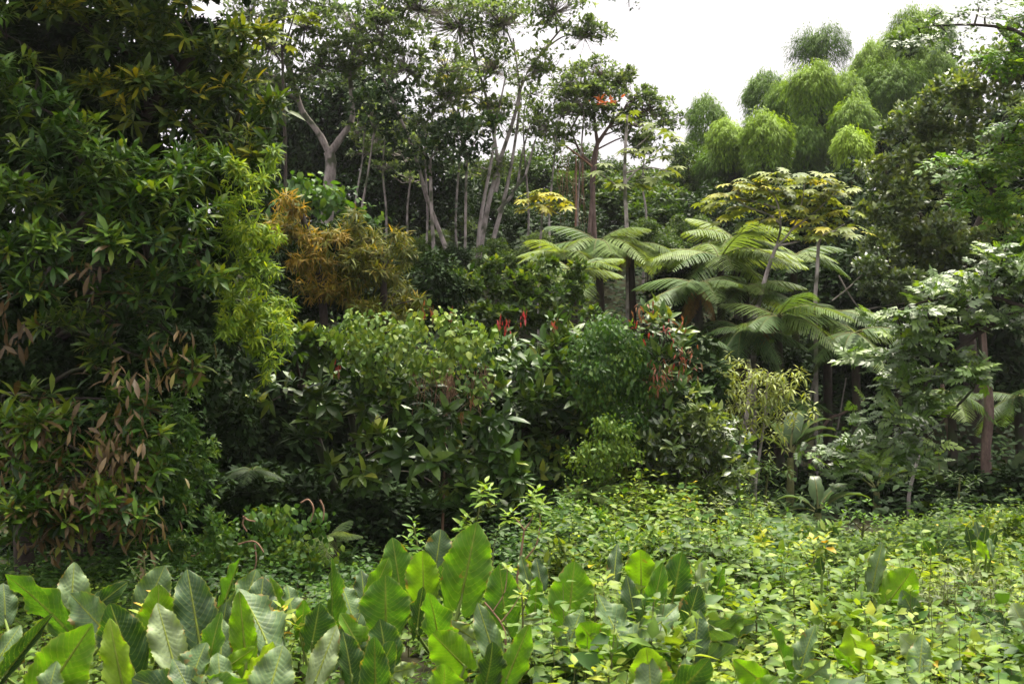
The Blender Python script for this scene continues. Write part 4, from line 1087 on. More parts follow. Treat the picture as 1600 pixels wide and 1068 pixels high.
tree('broad_leaved_shrub', 'dull broad leaved shrub with a few orange young leaves under the pale creeper', 'shrub', b,
     [np.array([b, at(700, 740, Y + .8), at(700, 640, Y + .6)])],
     clumps_px([(680, 660, 55, 30), (740, 640, 45, 30), (720, 700, 60, 35), (765, 690, 40, 40), (690, 745, 60, 30), (750, 750, 55, 30), (620, 745, 50, 25), (790, 740, 40, 30), (655, 610, 60, 30), (600, 595, 45, 25), (790, 600, 30, 35), (775, 560, 25, 30), (800, 800, 50, 20), (720, 790, 50, 20)], Y, .8),
     'ovate', 'cacao', .235, 2.1, 'bark_dark', parts=230, tint=(.42, .2), step=.05, core=.12, k=7, cone=72, droop=.35, up=.4, front=.85, young=.3, lim=(.025, .01), tw=.1)
creeper('creeper', 'pale green creeper draped over the top of the broad leaved shrubs', 'creeper', 640, 19.2,
        [(480, 520, 35, 18), (540, 520, 40, 24), (580, 515, 40, 22), (600, 550, 40, 25), (640, 520, 50, 24), (690, 520, 50, 26), (730, 535, 40, 30), (650, 560, 45, 22), (710, 565, 45, 22), (755, 570, 22, 28), (745, 600, 25, 20), (560, 555, 35, 22), (590, 590, 22, 25)],
        'round', 'palecreeper', .085, 2.3, (.55, .22), 300, flat=.5, front=.8, up=.7)
t = plant('dead_vine', 690, 19.5, 'brown dry vine tangle under the pale creeper', 'vine')
tbz = Tubes()
for i in range(90):
    x = rng.uniform(640, 765); y0 = rng.uniform(565, 600)
    tbz.add(pxline([(x, y0), (x + rng.normal() * 5, y0 + 18), (x + rng.normal() * 9, y0 + rng.uniform(25, 60))], 19.25 + rng.uniform(-.2, .3)), [.006, .006, .003], 3)
tbz.add(np.vstack([np.array(t.location), pxline([(695, 700), (700, 590)], 19.6)]), [.02, .02, .015], 5)
tbz.build('vine_strands', M['vinewood'], t, kind='stuff')

Y = 21.6
b = stand(850, Y + .8)
tree('dark_shrub', 'dark green shrub in the middle of the thicket below the crimson leaves', 'shrub', b,
     [np.array([b, at(850, 720, Y + .8), at(840, 600, Y + .6)])],
     clumps_px([(820, 575, 45, 28), (865, 560, 45, 32), (800, 610, 40, 32), (850, 620, 55, 38), (895, 610, 40, 40), (810, 670, 50, 38), (870, 670, 55, 42), (900, 710, 50, 40), (840, 725, 60, 36), (790, 700, 36, 30), (880, 520, 40, 30), (930, 670, 40, 40), (830, 770, 60, 25), (910, 755, 40, 25)], Y, .8),
     'ovate', 'cacao', .215, 2.2, 'bark_dark', parts=260, tint=(.4, .2), k=6, cone=68, droop=.25, up=.5, front=.85, young=.35, lim=(.025, .01), tw=.1)
creeper('creeper_mound', 'fine leaved creeper smothering the hump right of the dark shrub', 'creeper', 970, 21.2,
        [(930, 520, 40, 26), (965, 520, 45, 28), (1000, 555, 40, 35), (960, 570, 50, 35), (925, 570, 40, 35), (985, 600, 45, 35), (940, 620, 45, 35), (1000, 640, 35, 35), (960, 660, 40, 35), (990, 690, 35, 25)],
        'small', 'vine', .08, 2.8, (.42, .2), 220, flat=.5, front=.8)
creeper('creeper_mound', 'small olive brown creeper patch below the fine leaved hump', 'creeper', 945, 20.3,
        [(945, 690, 38, 28), (930, 720, 35, 20), (965, 715, 30, 22), (945, 665, 25, 15)], 'small', 'vine', .075, 2.4, (.85, .12), 80, flat=.5, front=.8)
Y = 21.2
b = stand(1040, Y + .6)
RL = tree('red_leaved_shrub', 'shrub hung with reddish brown young leaves at the right shoulder of the thicket', 'shrub', b,
     [np.array([b, at(1045, 700, Y + .6), at(1035, 560, Y + .5)])],
     clumps_px([(1020, 500, 32, 24), (1045, 530, 32, 28), (1060, 570, 28, 26), (1040, 600, 35, 28), (1015, 560, 28, 30), (1070, 620, 32, 28), (1030, 640, 36, 28)], Y, .8),
     'ovate', 'cacao', .2, 1.8, 'bark_dark', parts=120, tint=(.5, .2), k=6, droop=.3, up=.5, front=.85, lim=(.02, .008), tw=.1)
crown(RL, clumps_px([(1005, 492, 14, 10), (1040, 512, 20, 10), (1060, 548, 18, 14), (1045, 585, 20, 18), (1028, 600, 16, 14), (1070, 575, 16, 12), (1000, 505, 10, 8)], Y - .35, .8), 'lance', 'red', .11, .45, 'hang', 4, tint=(.3, .3), parts=90, rest='young_leaves')
b = stand(1085, Y + .6)
tree('glossy_shrub', 'glossy small leaved shrub forming the right end of the thicket', 'shrub', b,
     [np.array([b, at(1080, 760, Y + .6), at(1080, 680, Y + .5)])],
     clumps_px([(1060, 660, 50, 30), (1105, 655, 40, 32), (1030, 690, 40, 32), (1080, 705, 55, 35), (1130, 690, 35, 35), (1045, 735, 55, 32), (1110, 740, 50, 32), (1150, 665, 18, 20), (1000, 730, 36, 30), (1140, 730, 25, 25), (1070, 770, 60, 20), (1005, 770, 40, 20)], Y, .8),
     'ovate', 'gloss', .135, 2.6, 'bark_dark', parts=260, tint=(.55, .2), k=6, droop=.2, up=.6, front=.85, young=.3, lim=(.02, .008), tw=.1)
Y = 21.6
b = stand(960, Y + .8)
tree('broad_leaved_shrub', 'dark broad leaved shrub linking the fine leaved hump to the glossy shrub', 'shrub', b,
     [np.array([b, at(960, 720, Y + .8), at(960, 620, Y + .5)])],
     clumps_px([(900, 560, 40, 30), (930, 650, 40, 35), (1010, 660, 45, 35), (970, 720, 60, 35), (900, 740, 50, 30), (1050, 640, 35, 30), (1020, 760, 60, 30), (940, 780, 60, 22), (1110, 790, 50, 22), (1080, 610, 25, 28), (1150, 710, 30, 30)], Y, .8),
     'ovate', 'cacao', .2, 2.1, 'bark_dark', parts=120, tint=(.42, .2), k=7, cone=70, droop=.25, up=.5, front=.85, young=.35, lim=(.02, .008))
Y = 25
b = stand(800, Y)
tree('small_leaved_bush', 'small leaved bush rising behind the thicket below the pale stem clump', 'bush', b, [np.array([b, at(800, 450, Y)])],
     clumps_px([(715, 446, 36, 20), (768, 418, 26, 16), (745, 440, 30, 20), (815, 436, 40, 22), (842, 408, 24, 16), (872, 436, 34, 24), (906, 428, 20, 18), (690, 462, 26, 18), (900, 460, 30, 30), (840, 465, 60, 26), (780, 465, 55, 26), (715, 470, 36, 32), (750, 500, 50, 30), (810, 510, 60, 30), (880, 500, 50, 30)], Y, .8),
     'small', 'mid', .125, 3.2, 'bark_dark', parts=0, tint=(.4, .2), k=6, up=.6, front=.85, lim=(.02, .008))
Y = 22.5
b = stand(760, Y)
shade_tree('shade_shrub', 'dark filler shrub added behind the whole thicket to block light', 'shrub', b, [np.array([b, at(760, 650, Y)])],  # dark mass added so no light shows through the thicket
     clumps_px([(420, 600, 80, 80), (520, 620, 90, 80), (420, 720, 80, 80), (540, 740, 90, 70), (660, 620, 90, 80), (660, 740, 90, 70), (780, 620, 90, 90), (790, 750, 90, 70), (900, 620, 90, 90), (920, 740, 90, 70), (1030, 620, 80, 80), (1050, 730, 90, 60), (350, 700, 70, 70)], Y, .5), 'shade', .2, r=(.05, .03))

# crimson and orange spikes of young leaves
def spike(px, py, Y, h, label, tint, n=16):
    t = thing('young_leaf_tuft', at(px, py + h * .5, Y), label, 'young leaves', 'red leaf tufts on the thicket')
    tb = Tubes(); tb.add(pxline([(px, py + h * .9), (px, py + h * .5), (px, py - h * .3)], Y + .05), [.012, .01, .006], 4); tb.build('stem', M['stem'], t)
    P, F, U, Sz, T = [], [], [], [], []
    for i in range(n):
        p_ = at(px + rng.normal() * 2.5, py + rng.uniform(-.5, .5) * h, Y) + [0, rng.normal() * .03, 0]
        az = rng.uniform(0, 6.28)
        P.append(p_); F.append(nrm(np.array([math.cos(az) * .4, math.sin(az) * .4 - .1, rng.choice([-.6, .8])]))); U.append([math.cos(az), math.sin(az) - .4, .4]); Sz.append(rng.uniform(.06, .11)); T.append(np.clip(tint + rng.normal() * .12, 0, 1))
    job(t, 'lance', 'red', P, F, U, Sz, T, n)
for a in [(661, 488, 18.9, 20, 'orange red leaf spike, first from the left on the pale creeper', .35), (676, 492, 18.9, 16, 'small orange red leaf spike, middle one on the pale creeper', .4), (705, 494, 18.9, 17, 'orange red leaf spike, rightmost on the pale creeper', .5),
          (780, 503, 20.0, 16, 'crimson leaf tuft, highest at the left of the dark shrub', .95), (791, 512, 20.0, 18, 'crimson leaf tuft hanging lowest over the dark shrub', .9), (819, 497, 20.0, 12, 'crimson leaf tuft by the small bright leaf', .95), (866, 507, 20.0, 16, 'dull red leaf tuft above the dark shrub', .6),
          (735, 627, 18.7, 18, 'orange pair of young leaves hanging under the dry vines', .2), (528, 577, 18.9, 16, 'pink young leaf tuft among the big glossy leaves', .8), (722, 655, 18.7, 16, 'pale orange hanging young leaf on the dull shrub', .1)]:
    spike(*a)

# whorled leaf sapling, pale
Y = 22.4
def sapling(name, label, cat, Y, trunk, boughs, tips, shape, mat, size, k, tint, parts, bark='bark_pale', r=(.035, .015), cone=80, droop=.3, gap=.25):
    q = pxline(trunk, Y); b = base_at(q[0][0], Y)
    if q[0][2] > b[2]: q = np.vstack([b - [0, 0, .05], q])
    t = thing(name, b, label, cat)
    tube_part('stem', q, np.linspace(r[0], r[1], len(q)), M[bark], t, 7)
    for bo in boughs: tube_part('branch', pxline(bo, Y), np.linspace(r[1], r[1] * .5, len(bo)), M[bark], t, 5)
    for (px, py) in tips:
        c = at(px, py, Y + rng.normal() * .12)
        n = k
        az = np.arange(n) * 2.4 + rng.random() * 6; th = np.radians(cone * (.5 + .6 * np.arange(n) / n))
        F = np.stack([np.sin(th) * np.cos(az), np.sin(th) * np.sin(az), np.cos(th) - droop * (.3 + np.arange(n) / n)], 1)
        F = nrm(F + rng.normal(size=F.shape) * .1)
        U = np.tile([0, -.25, 1.], (n, 1)) + rng.normal(size=(n, 3)) * .2
        job(t, shape, mat, c + F * size * .1 - np.array([0, 0, 1.]) * (np.arange(n) * size * gap / n)[:, None], F, U, size * rng.uniform(.7, 1.15, n) * (.7 + .4 * np.arange(n) / n), np.clip(tint - .2 * np.arange(n) / n + rng.normal(size=n) * .1, 0, 1), parts)
    return t
tp = [(1195 + rng.normal() * 32, 575 + abs(rng.normal()) * 42) for i in range(85)] + [(1215 + rng.normal() * 22, 640 + rng.normal() * 22) for i in range(45)] + [(1150 + rng.normal() * 16, 625 + rng.normal() * 25) for i in range(34)] + [(1130 + rng.normal() * 16, 580 + rng.normal() * 14) for i in range(26)]
sapling('whorled_sapling', 'pale yellow green sapling with whorls of drooping leaflets beside the crooked trunk', 'tree', 22.8,
        [(1180, 760), (1188, 700), (1195, 650), (1200, 580)], [[(1190, 690), (1160, 650), (1145, 615)], [(1195, 650), (1215, 625), (1225, 600)], [(1192, 670), (1215, 655), (1225, 645)]], tp, 'lance', 'schef', .175, 7, .65, 300, droop=.9)
tp = [(1160 + rng.normal() * 35, 770 + rng.normal() * 14) for i in range(18)] + [(1205 + rng.normal() * 22, 740 + rng.normal() * 16) for i in range(16)] + [(1215 + rng.normal() * 14, 800 + rng.normal() * 12) for i in range(12)]
sapling('whorled_sapling', 'bushy dull green sapling of drooping leaflets at the edge of the hollow', 'bush', 22.2, [(1190, 820), (1195, 780), (1200, 740)], [[(1192, 790), (1165, 775)], [(1195, 780), (1215, 800)]], tp, 'lance', 'mid', .17, 7, .6, 200, 'stem', droop=.6)
tp = [(1350 + rng.normal() * 28, 812 + rng.normal() * 14) for i in range(22)]
sapling('leafy_sapling', 'small open shrub with pale oval leaves in front of the dark hollow', 'shrub', 21.0, [(1345, 850), (1348, 830), (1350, 810)], [[(1348, 830), (1325, 805)], [(1348, 830), (1378, 808)]], tp, 'ovate', 'bright', .14, 6, .55, 130, 'stem')
tp = [(1300 + rng.normal() * 40, 835 + rng.normal() * 16) for i in range(30)] + [(1235 + rng.normal() * 25, 838 + rng.normal() * 14) for i in range(20)]
sapling('leafy_sapling', 'low dark bush at the foot of the hollow behind the weeds', 'bush', 21.8, [(1290, 850), (1295, 830)], [], tp, 'ovate', 'mid', .15, 6, .35, 80, 'stem')
tp = [(1500 + rng.normal() * 22, 748 + rng.normal() * 10) for i in range(12)] + [(1490 + rng.normal() * 30, 790 + rng.normal() * 18) for i in range(22)]
sapling('leafy_sapling', 'dim sapling with a lighter top beside the reddish brown trunk', 'bush', 24, [(1495, 840), (1497, 790), (1500, 745)], [], tp, 'lance', 'mid', .17, 6, .45, 100, 'stem')

# hillside and floor undergrowth, one mass
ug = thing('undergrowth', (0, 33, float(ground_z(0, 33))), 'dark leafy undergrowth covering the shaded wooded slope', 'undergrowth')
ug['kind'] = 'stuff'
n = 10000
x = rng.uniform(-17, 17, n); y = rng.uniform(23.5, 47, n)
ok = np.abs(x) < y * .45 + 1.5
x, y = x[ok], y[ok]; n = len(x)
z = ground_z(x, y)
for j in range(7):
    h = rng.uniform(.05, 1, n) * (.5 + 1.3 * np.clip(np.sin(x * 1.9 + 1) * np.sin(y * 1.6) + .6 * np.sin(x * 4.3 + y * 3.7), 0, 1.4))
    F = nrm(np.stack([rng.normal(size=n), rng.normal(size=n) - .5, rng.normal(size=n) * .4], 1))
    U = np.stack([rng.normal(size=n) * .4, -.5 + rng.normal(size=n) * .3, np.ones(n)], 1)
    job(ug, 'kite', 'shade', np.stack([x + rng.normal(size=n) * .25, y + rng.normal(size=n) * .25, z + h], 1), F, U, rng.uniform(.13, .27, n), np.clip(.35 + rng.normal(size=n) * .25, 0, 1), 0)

# ================================================================== field of weeds
def weed_height(x, y):
    px = 800 + x / y * FPX
    h = .58 + .27 * np.sin(x * 1.7 + y * .6) * np.sin(y * 1.3 - x * .4) + .12 * np.sin(x * 4.1) * np.sin(y * 3.3 + 1)
    bank = np.exp(-((px - 990) / 130) ** 2) * smooth01((y - 16.5) / 3) * .75
    rb = np.exp(-((px - 1580) / 80) ** 2) * smooth01((y - 17) / 2) * .22
    low = -.18 * smooth01((1000 - px) / 250) * smooth01((y - 13) / 3)
    dip = -.18 * np.exp(-((px - 1330) / 90) ** 2) * smooth01((y - 18) / 3)
    far = 1 - .35 * smooth01((y - 17.5) / 3) * smooth01((px - 1130) / 120)
    return np.clip(h * far + bank + rb + low + dip, .15, 1.4)

def weeds(name, label, npl, region, shape, mat, size, nodes, tint, seed, hs=1.0, stems=True, spread=1.0, patch=None):
    rg = np.random.default_rng(seed)
    y = region[0] + (region[1] - region[0]) * rg.random(npl * 3) ** .85
    x = (rg.uniform(region[2], region[3], npl * 3) - 800) / FPX * y
    if patch is not None:
        ok = patch(x, y, rg); x, y = x[ok], y[ok]
    # plants crowd into clumps with darker gaps between
    cx, cyy = x[:npl // 6], y[:npl // 6]
    x, y = x[:npl], y[:npl]; n = len(x)
    ci = rg.integers(0, len(cx), n); pull = (rg.random(n) < .75) * rg.uniform(.5, .92, n)
    dd = np.hypot(cx[ci] - x, cyy[ci] - y)
    ci2 = ci
    for _ in range(8):
        alt = rg.integers(0, len(cx), n); d2 = np.hypot(cx[alt] - x, cyy[alt] - y); b_ = d2 < dd; ci2 = np.where(b_, alt, ci2); dd = np.where(b_, d2, dd)
    x = x + (cx[ci2] - x) * pull * (dd < 1.2); y = y + (cyy[ci2] - y) * pull * (dd < 1.2)
    z = ground_z(x, y)
    H = weed_height(x, y) * (.4 + .7 * rg.random(n) + .35 * (rg.random(n) < .12)) * hs
    t = thing(name, (0, 16, 0), label, 'weeds'); t['kind'] = 'stuff'
    lx, ly = rg.normal(size=n) * .1, rg.normal(size=n) * .1
    if stems:
        tb = Tubes()
        for i in np.where(rg.random(n) < .55)[0]:
            tb.add([[x[i], y[i], z[i] - .03], [x[i] + lx[i] * .4, y[i] + ly[i] * .4, z[i] + H[i] * .5], [x[i] + lx[i], y[i] + ly[i], z[i] + H[i]]], [.008, .006, .003], 3, smooth=False)
        tb.build('stems', M['stem'], t, kind='stuff')
    pt = tint[0] + .2 * np.sin(x * 1.1 + 2) * np.sin(y * .9) + rg.normal(size=n) * tint[1]
    a0 = rg.uniform(0, 6.28, n)
    for k in range(nodes):
        f = k / max(1, nodes - 1)          # 0 top
        hh = H * (1 - .8 * f)
        for sd in range(2):
            az = a0 + k * 1.57 + sd * math.pi + rg.normal(size=n) * .35
            el = .35 - .75 * f + rg.normal(size=n) * .25
            F = np.stack([np.cos(az) * np.cos(el), np.sin(az) * np.cos(el), np.sin(el)], 1)
            U = np.stack([rg.normal(size=n) * .4, rg.normal(size=n) * .4 - .2, np.ones(n)], 1)
            s = size * (.55 + .75 * min(1, f * 2.2)) * rg.uniform(.7, 1.3, n)
            P = np.stack([x + lx * (1 - f), y + ly * (1 - f), z + hh], 1) + F * (s * .25 * spread)[:, None]
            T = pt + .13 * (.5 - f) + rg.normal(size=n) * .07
            T = np.where(rg.random(n) < .005, .97, np.clip(T, 0, .86))
            job(t, shape, mat, P, F, U, s, T, 0)
    return t
greyp = lambda x, y, rg: rg.random(len(x)) < .04 + .9 * np.exp(-((800 + x / y * FPX - 1520) / 110) ** 2) * np.exp(-((y - 14.5) / 1.7) ** 2)
notgrey = lambda x, y, rg: rg.random(len(x)) > .8 * np.exp(-((800 + x / y * FPX - 1520) / 100) ** 2) * np.exp(-((y - 14.5) / 1.5) ** 2)
weeds('weed_cover', 'yellow green nettle-like weeds covering the open field', 2200, (9.3, 17, 780, 1900), 'tooth', 'weed', .175, 6, (.46, .18), 21, patch=notgrey)
weeds('weed_cover', 'darker broad leaved weeds mixed through the open field', 600, (9.3, 21, 820, 1680), 'tooth', 'vine', .2, 7, (.5, .2), 41, hs=1.05)
weeds('weed_cover', 'dull green narrow leaved weeds mixed through the open field', 380, (9.3, 22, 820, 1680), 'lance', 'mid', .13, 8, (.6, .2), 42, hs=1.1, stems=False)
weeds('weed_cover', 'far weeds and low bank at the back of the field', 3800, (16, 22.3, 820, 1900), 'toothlow', 'weed', .135, 6, (.42, .16), 22, stems=False)
weeds('weed_cover', 'fine leaved greyish weeds at the right of the field', 1000, (9.5, 19, 900, 1680), 'kitethin', 'greyweed', .11, 10, (.5, .2), 23, patch=greyp)
weeds('weed_cover', 'shaded low plants between the elephant ears and the dark thicket', 1500, (15, 19.5, -60, 900), 'toothlow', 'vine', .11, 6, (.35, .2), 31, hs=1.1, stems=False)
weeds('weed_cover', 'sparse weeds between and behind the elephant ear leaves', 900, (9.3, 17, -80, 860), 'toothlow', 'weed', .12, 5, (.3, .16), 24, hs=.75)
weeds('weed_cover', 'thin tall fine weeds dotted through the open field', 600, (9.5, 20, 860, 1680), 'kitethin', 'weed', .10, 8, (.62, .16), 25, hs=1.12)

# leafy mounds that lift out of the field
for i, (px, py, Yf, rx, ry, shp, mt, sz, ti, lab) in enumerate([
    (1010, 800, 20.5, 55, 26, 'tooth', 'weed', .13, .4, 'bushy weed mound on the bank below the glossy shrub'),
    (905, 815, 19.3, 45, 26, 'ovate', 'bright', .12, .4, 'fresh green weed mound at the left end of the bank'),
    (1150, 835, 20, 45, 22, 'lance', 'mid', .15, .7, 'narrow leaved weed mound where the bank falls away'),
    (980, 860, 17.2, 55, 22, 'ovate', 'vine', .13, .7, 'deep green broad leaved mound in front of the weed bank'),
    (1190, 880, 17, 50, 20, 'tooth', 'weed', .14, .5, 'rounded weed mound in the middle of the field'),
    (1290, 862, 17.6, 45, 20, 'ovate', 'palecreeper', .12, .5, 'pale tangled creeper mound before the dark hollow'),
    (1555, 822, 20, 60, 24, 'tooth', 'weed', .12, .45, 'leafy weed mound at the back right of the field'),
    (1420, 872, 17.5, 40, 18, 'ovate', 'vine', .13, .6, 'deep green low mound right of the dark hollow'),
    (1110, 925, 14.2, 50, 22, 'tooth', 'vine', .17, .8, 'broad leaved green mound right of the big dark leaf'),
    (1500, 925, 14.8, 55, 20, 'lance', 'greyweed', .11, .5, 'grey twiggy weed mound at the right of the field'),
    (870, 870, 17.2, 40, 22, 'ovate', 'mid', .13, .8, 'low green mound behind the oval leaf with the pale midrib'),
    (1310, 960, 12.8, 45, 20, 'tooth', 'weed', .16, .35, 'lush green weed mound above the folded bright leaf'),
    (1040, 1010, 11.2, 45, 20, 'tooth', 'vine', .18, .8, 'lush broad leaved mound at the bottom right of centre'),
    (1480, 1020, 11.4, 55, 18, 'tooth', 'weed', .15, .5, 'tangled weed mound in the bottom right corner')]):
    t = plant('weed_mound', px, Yf, lab, 'weed mound')
    tbz = Tubes(); c0 = at(px, py, Yf)
    for q in range(7):
        tbz.add([np.array(t.location) + rng.normal(size=3) * [.1, .1, 0], c0 + rng.normal(size=3) * [rx / FPX * Yf * .6, .15, .05]], [.009, .004], 3, smooth=False)
    tbz.build('stems', M['stem'], t, kind='stuff')
    ry *= 1.45; py -= 8
    crown(t, clumps_px([(px, py, rx, ry), (px - rx * .7, py + ry * .5, rx * .6, ry * .7), (px + rx * .7, py + ry * .5, rx * .6, ry * .7), (px + rx * .1, py + ry * .9, rx, ry * .6)], Yf), shp, mt, sz, 1.9, k=7, cone=75, droop=.25, up=.9, tint=(ti, .2), step=.4, front=.7, flat=.35, parts=40)

# single weeds and saplings that stand out
def sprout(name, label, cat, px, py, Y, size, k, tint, side=(), mat='weed', shape='ovate', zb=None, stem='stem'):
    tips = [(px, py)] + list(side)
    bo = [[(px, py + (sy - py) * .3 + 40 + 0 * sx), (sx, sy)] for sx, sy in side]
    return sapling(name, label, cat, Y, [(px, py + 90), (px + 2, py + 45), (px, py)], bo, tips, shape, mat, size, k, tint, k * len(tips), stem, (.014, .008), gap=1.2, droop=.2)
sprout('weed', 'pale whorled weed between the two grey ribbed leaves at the left', 'weed', 247, 928, 12.3, .17, 12, .85, [(225, 945), (268, 945)])
sprout('weed', 'tall pale whorled weed beside the small bright upright leaf', 'weed', 442, 948, 12.3, .17, 13, .86, [(425, 968), (462, 972)])
sprout('weed', 'dull weed with stacked leaves behind the grey leaf at the left', 'weed', 225, 868, 14.5, .16, 16, .42, [(200, 880), (250, 872), (210, 900)], 'mid', 'lance')
sprout('weed', 'flat leaved pale weed beside the tall ribbed leaf with the pale midrib', 'weed', 930, 912, 13.0, .17, 12, .8, [(945, 900), (915, 925)], shape='tooth')
sprout('weed', 'small fresh weed sprouting in front of the dark ribbed leaf', 'weed', 815, 922, 12.6, .15, 8, .6, [(830, 915)])
sprout('weed', 'yellowish weed in front of the dark hollow with bleached leaves', 'weed', 1270, 842, 16.5, .17, 14, .85, [(1290, 836), (1250, 850)], shape='tooth')
sprout('weed', 'pale stacked weed near the middle of the open field', 'weed', 1240, 915, 13.6, .17, 12, .7, [(1225, 930)], shape='tooth')
sprout('weed', 'tall green weed left of the heart shaped bright leaf', 'weed', 1335, 885, 14.3, .17, 14, .55, [(1350, 875), (1320, 895)], shape='tooth')
sprout('weed', 'broad leaved weed under the grey upright leaf in the field', 'weed', 1345, 928, 13.2, .19, 12, .35, [(1330, 940)], shape='tooth')
sprout('weed', 'pale weed right of the yellowing low leaf', 'weed', 1180, 935, 13.0, .18, 12, .62, [(1200, 925)], shape='tooth')
sprout('weed', 'pale weed at the bottom edge below the lime upright leaf', 'weed', 950, 1045, 10.6, .16, 12, .75, [(930, 1050), (970, 1040)], shape='tooth')
sprout('weed', 'pale low weed at the bottom beside the folded bright leaf', 'weed', 1380, 1048, 10.6, .16, 12, .6, [(1400, 1040)], shape='tooth')

Y = 16.5
sapling('open_sapling', 'spindly sapling with bent bare forks and bright tufts in the middle of the field', 'sapling', Y,
        [(808, 905), (812, 880), (816, 850), (819, 828)], [[(819, 828), (810, 815), (803, 808)], [(819, 828), (830, 812), (833, 795)], [(822, 872), (838, 850), (844, 820), (843, 800)]],
        [(800, 800), (793, 803), (835, 785), (842, 788), (848, 785), (838, 765), (848, 822), (830, 772)], 'ovate', 'bright', .18, 9, .95, 72, 'vinewood', (.02, .012), gap=.7)
sapling('open_sapling', 'slender sapling with a pale leafy top just behind the tallest leaf', 'sapling', 17,
        [(735, 890), (742, 830), (748, 800), (755, 760)], [[(742, 830), (728, 815)]], [(757, 755), (765, 762), (730, 805), (738, 812), (722, 818), (750, 765)], 'ovate', 'bright', .19, 10, .9, 60, 'stem', (.015, .01), gap=1.0)
sapling('open_sapling', 'short sapling with tiered leaves left of the tallest leaf', 'sapling', 15.8,
        [(658, 880), (652, 850), (646, 820)], [], [(646, 812), (648, 825), (640, 845), (655, 845)], 'ovate', 'bright', .16, 9, .7, 36, 'stem', (.014, .01), gap=1.2)
sapling('open_sapling', 'bare twiggy sapling forked like a Y in front of the dark ribbed leaf', 'sapling', 12.2,
        [(790, 1000), (784, 975), (770, 955), (757, 940)], [[(770, 955), (788, 925), (793, 890)], [(784, 970), (800, 950), (812, 930)]], [(793, 885), (812, 927)], 'ovate', 'weed', .1, 6, .85, 12, 'vinewood', (.012, .007))
sapling('open_sapling', 'thin sapling with few leaves right of the tallest leaf', 'sapling', 16, [(770, 880), (772, 850), (778, 835)], [], [(780, 828), (774, 838)], 'lance', 'mid', .13, 8, .6, 16, 'stem', (.01, .006))
tp = [(905 + rng.normal() * 40, 790 + rng.normal() * 18) for i in range(26)]
sapling('leafy_sapling', 'soft bushy sapling at the left end of the weed bank', 'bush', 19.5, [(905, 850), (905, 815), (900, 785)], [], tp, 'lance', 'bright', .13, 8, .4, 140, 'stem')
tp = [(1095 + rng.normal() * 38, 800 + rng.normal() * 16) for i in range(26)]
sapling('leafy_sapling', 'grey green bushy sapling at the right end of the weed bank', 'bush', 20, [(1095, 850), (1095, 820), (1095, 795)], [], tp, 'lance', 'greyweed', .15, 8, .7, 140, 'stem')

# ================================================================== elephant ears
def ear_material(name, stops, rough, spec, transl, coat):
    m = leaf_mat(name, stops, rough, spec, transl, (1.35, 1.5, .35), coat=coat)
    t = m.node_tree
    au = t.nodes.new("ShaderNodeAttribute"); au.attribute_name = 'lu'
    av = t.nodes.new("ShaderNodeAttribute"); av.attribute_name = 'lv'
    def math_(op, a, b=None):
        n_ = t.nodes.new("ShaderNodeMath"); n_.operation = op
        for i, v in enumerate((a, b)):
            if v is None: continue
            if isinstance(v, (int, float)): n_.inputs[i].default_value = v
            else: t.links.new(v, n_.inputs[i])
        return n_.outputs[0]
    av_ = math_('ABSOLUTE', av.outputs['Fac'])
    ph = math_('MULTIPLY', math_('SUBTRACT', au.outputs['Fac'], math_('MULTIPLY', math_('POWER', av_, .8), .30)), 13.0)
    fr = math_('ABSOLUTE', math_('SUBTRACT', math_('FRACT', ph), .5))      # .5 on the vein
    vein = math_('MULTIPLY', math_('POWER', math_('MULTIPLY', fr, 2.0), 14.0), .55)
    edge = math_('MULTIPLY', math_('POWER', av_, 26.0), .7)
    mid = math_('MULTIPLY', math_('POWER', math_('SUBTRACT', 1.0, av_), 30.0), .8)
    tot = math_('MINIMUM', math_('ADD', math_('ADD', vein, edge), mid), .85)
    mul = [n_ for n_ in t.nodes if n_.type == 'MIX_RGB' and n_.blend_type == 'MULTIPLY'][0]
    outs = [l.to_socket for l in mul.outputs[0].links]
    mixv = t.nodes.new("ShaderNodeMixRGB"); mixv.inputs[2].default_value = (.24, .28, .06, 1)
    t.links.new(tot, mixv.inputs[0]); t.links.new(mul.outputs[0], mixv.inputs[1])
    nz = t.nodes.new("ShaderNodeTexNoise"); nz.inputs['Scale'].default_value = 7.0; nz.inputs['Detail'].default_value = 4
    geo_ = t.nodes.new("ShaderNodeNewGeometry"); t.links.new(geo_.outputs['Position'], nz.inputs['Vector'])
    wear = math_('MULTIPLY', math_('GREATER_THAN', math_('ADD', nz.outputs[0], math_('MULTIPLY', math_('POWER', av_, 6.0), .17)), .72), .8)
    mixw = t.nodes.new("ShaderNodeMixRGB"); mixw.inputs[2].default_value = (.16, .11, .03, 1)
    t.links.new(wear, mixw.inputs[0]); t.links.new(mixv.outputs[0], mixw.inputs[1])
    for s_ in outs: t.links.new(mixw.outputs[0], s_)
    return m
M['ear'] = ear_material('elephant_ear_leaf', [(0, (.016, .045, .014)), (.3, (.03, .085, .02)), (.6, (.055, .145, .014)), (.85, (.10, .205, .010)), (1, (.22, .28, .05))], .58, .25, .46, 0)
M['earg'] = ear_material('sheen_elephant_ear_leaf', [(0, (.03, .07, .03)), (.5, (.065, .125, .055)), (1, (.15, .21, .12))], .52, .4, .25, .0)  # greyed green puts the sky's sheen into the leaf colour
M['midrib'] = leaf_mat('leaf_midrib', [(0, (.26, .32, .07)), (1, (.26, .32, .07))], .5, .3, .5, (1.2, 1.2, .6))
M['petiole'] = bark_mat('leaf_stalk', (.10, .16, .03), (.19, .24, .06), 10)
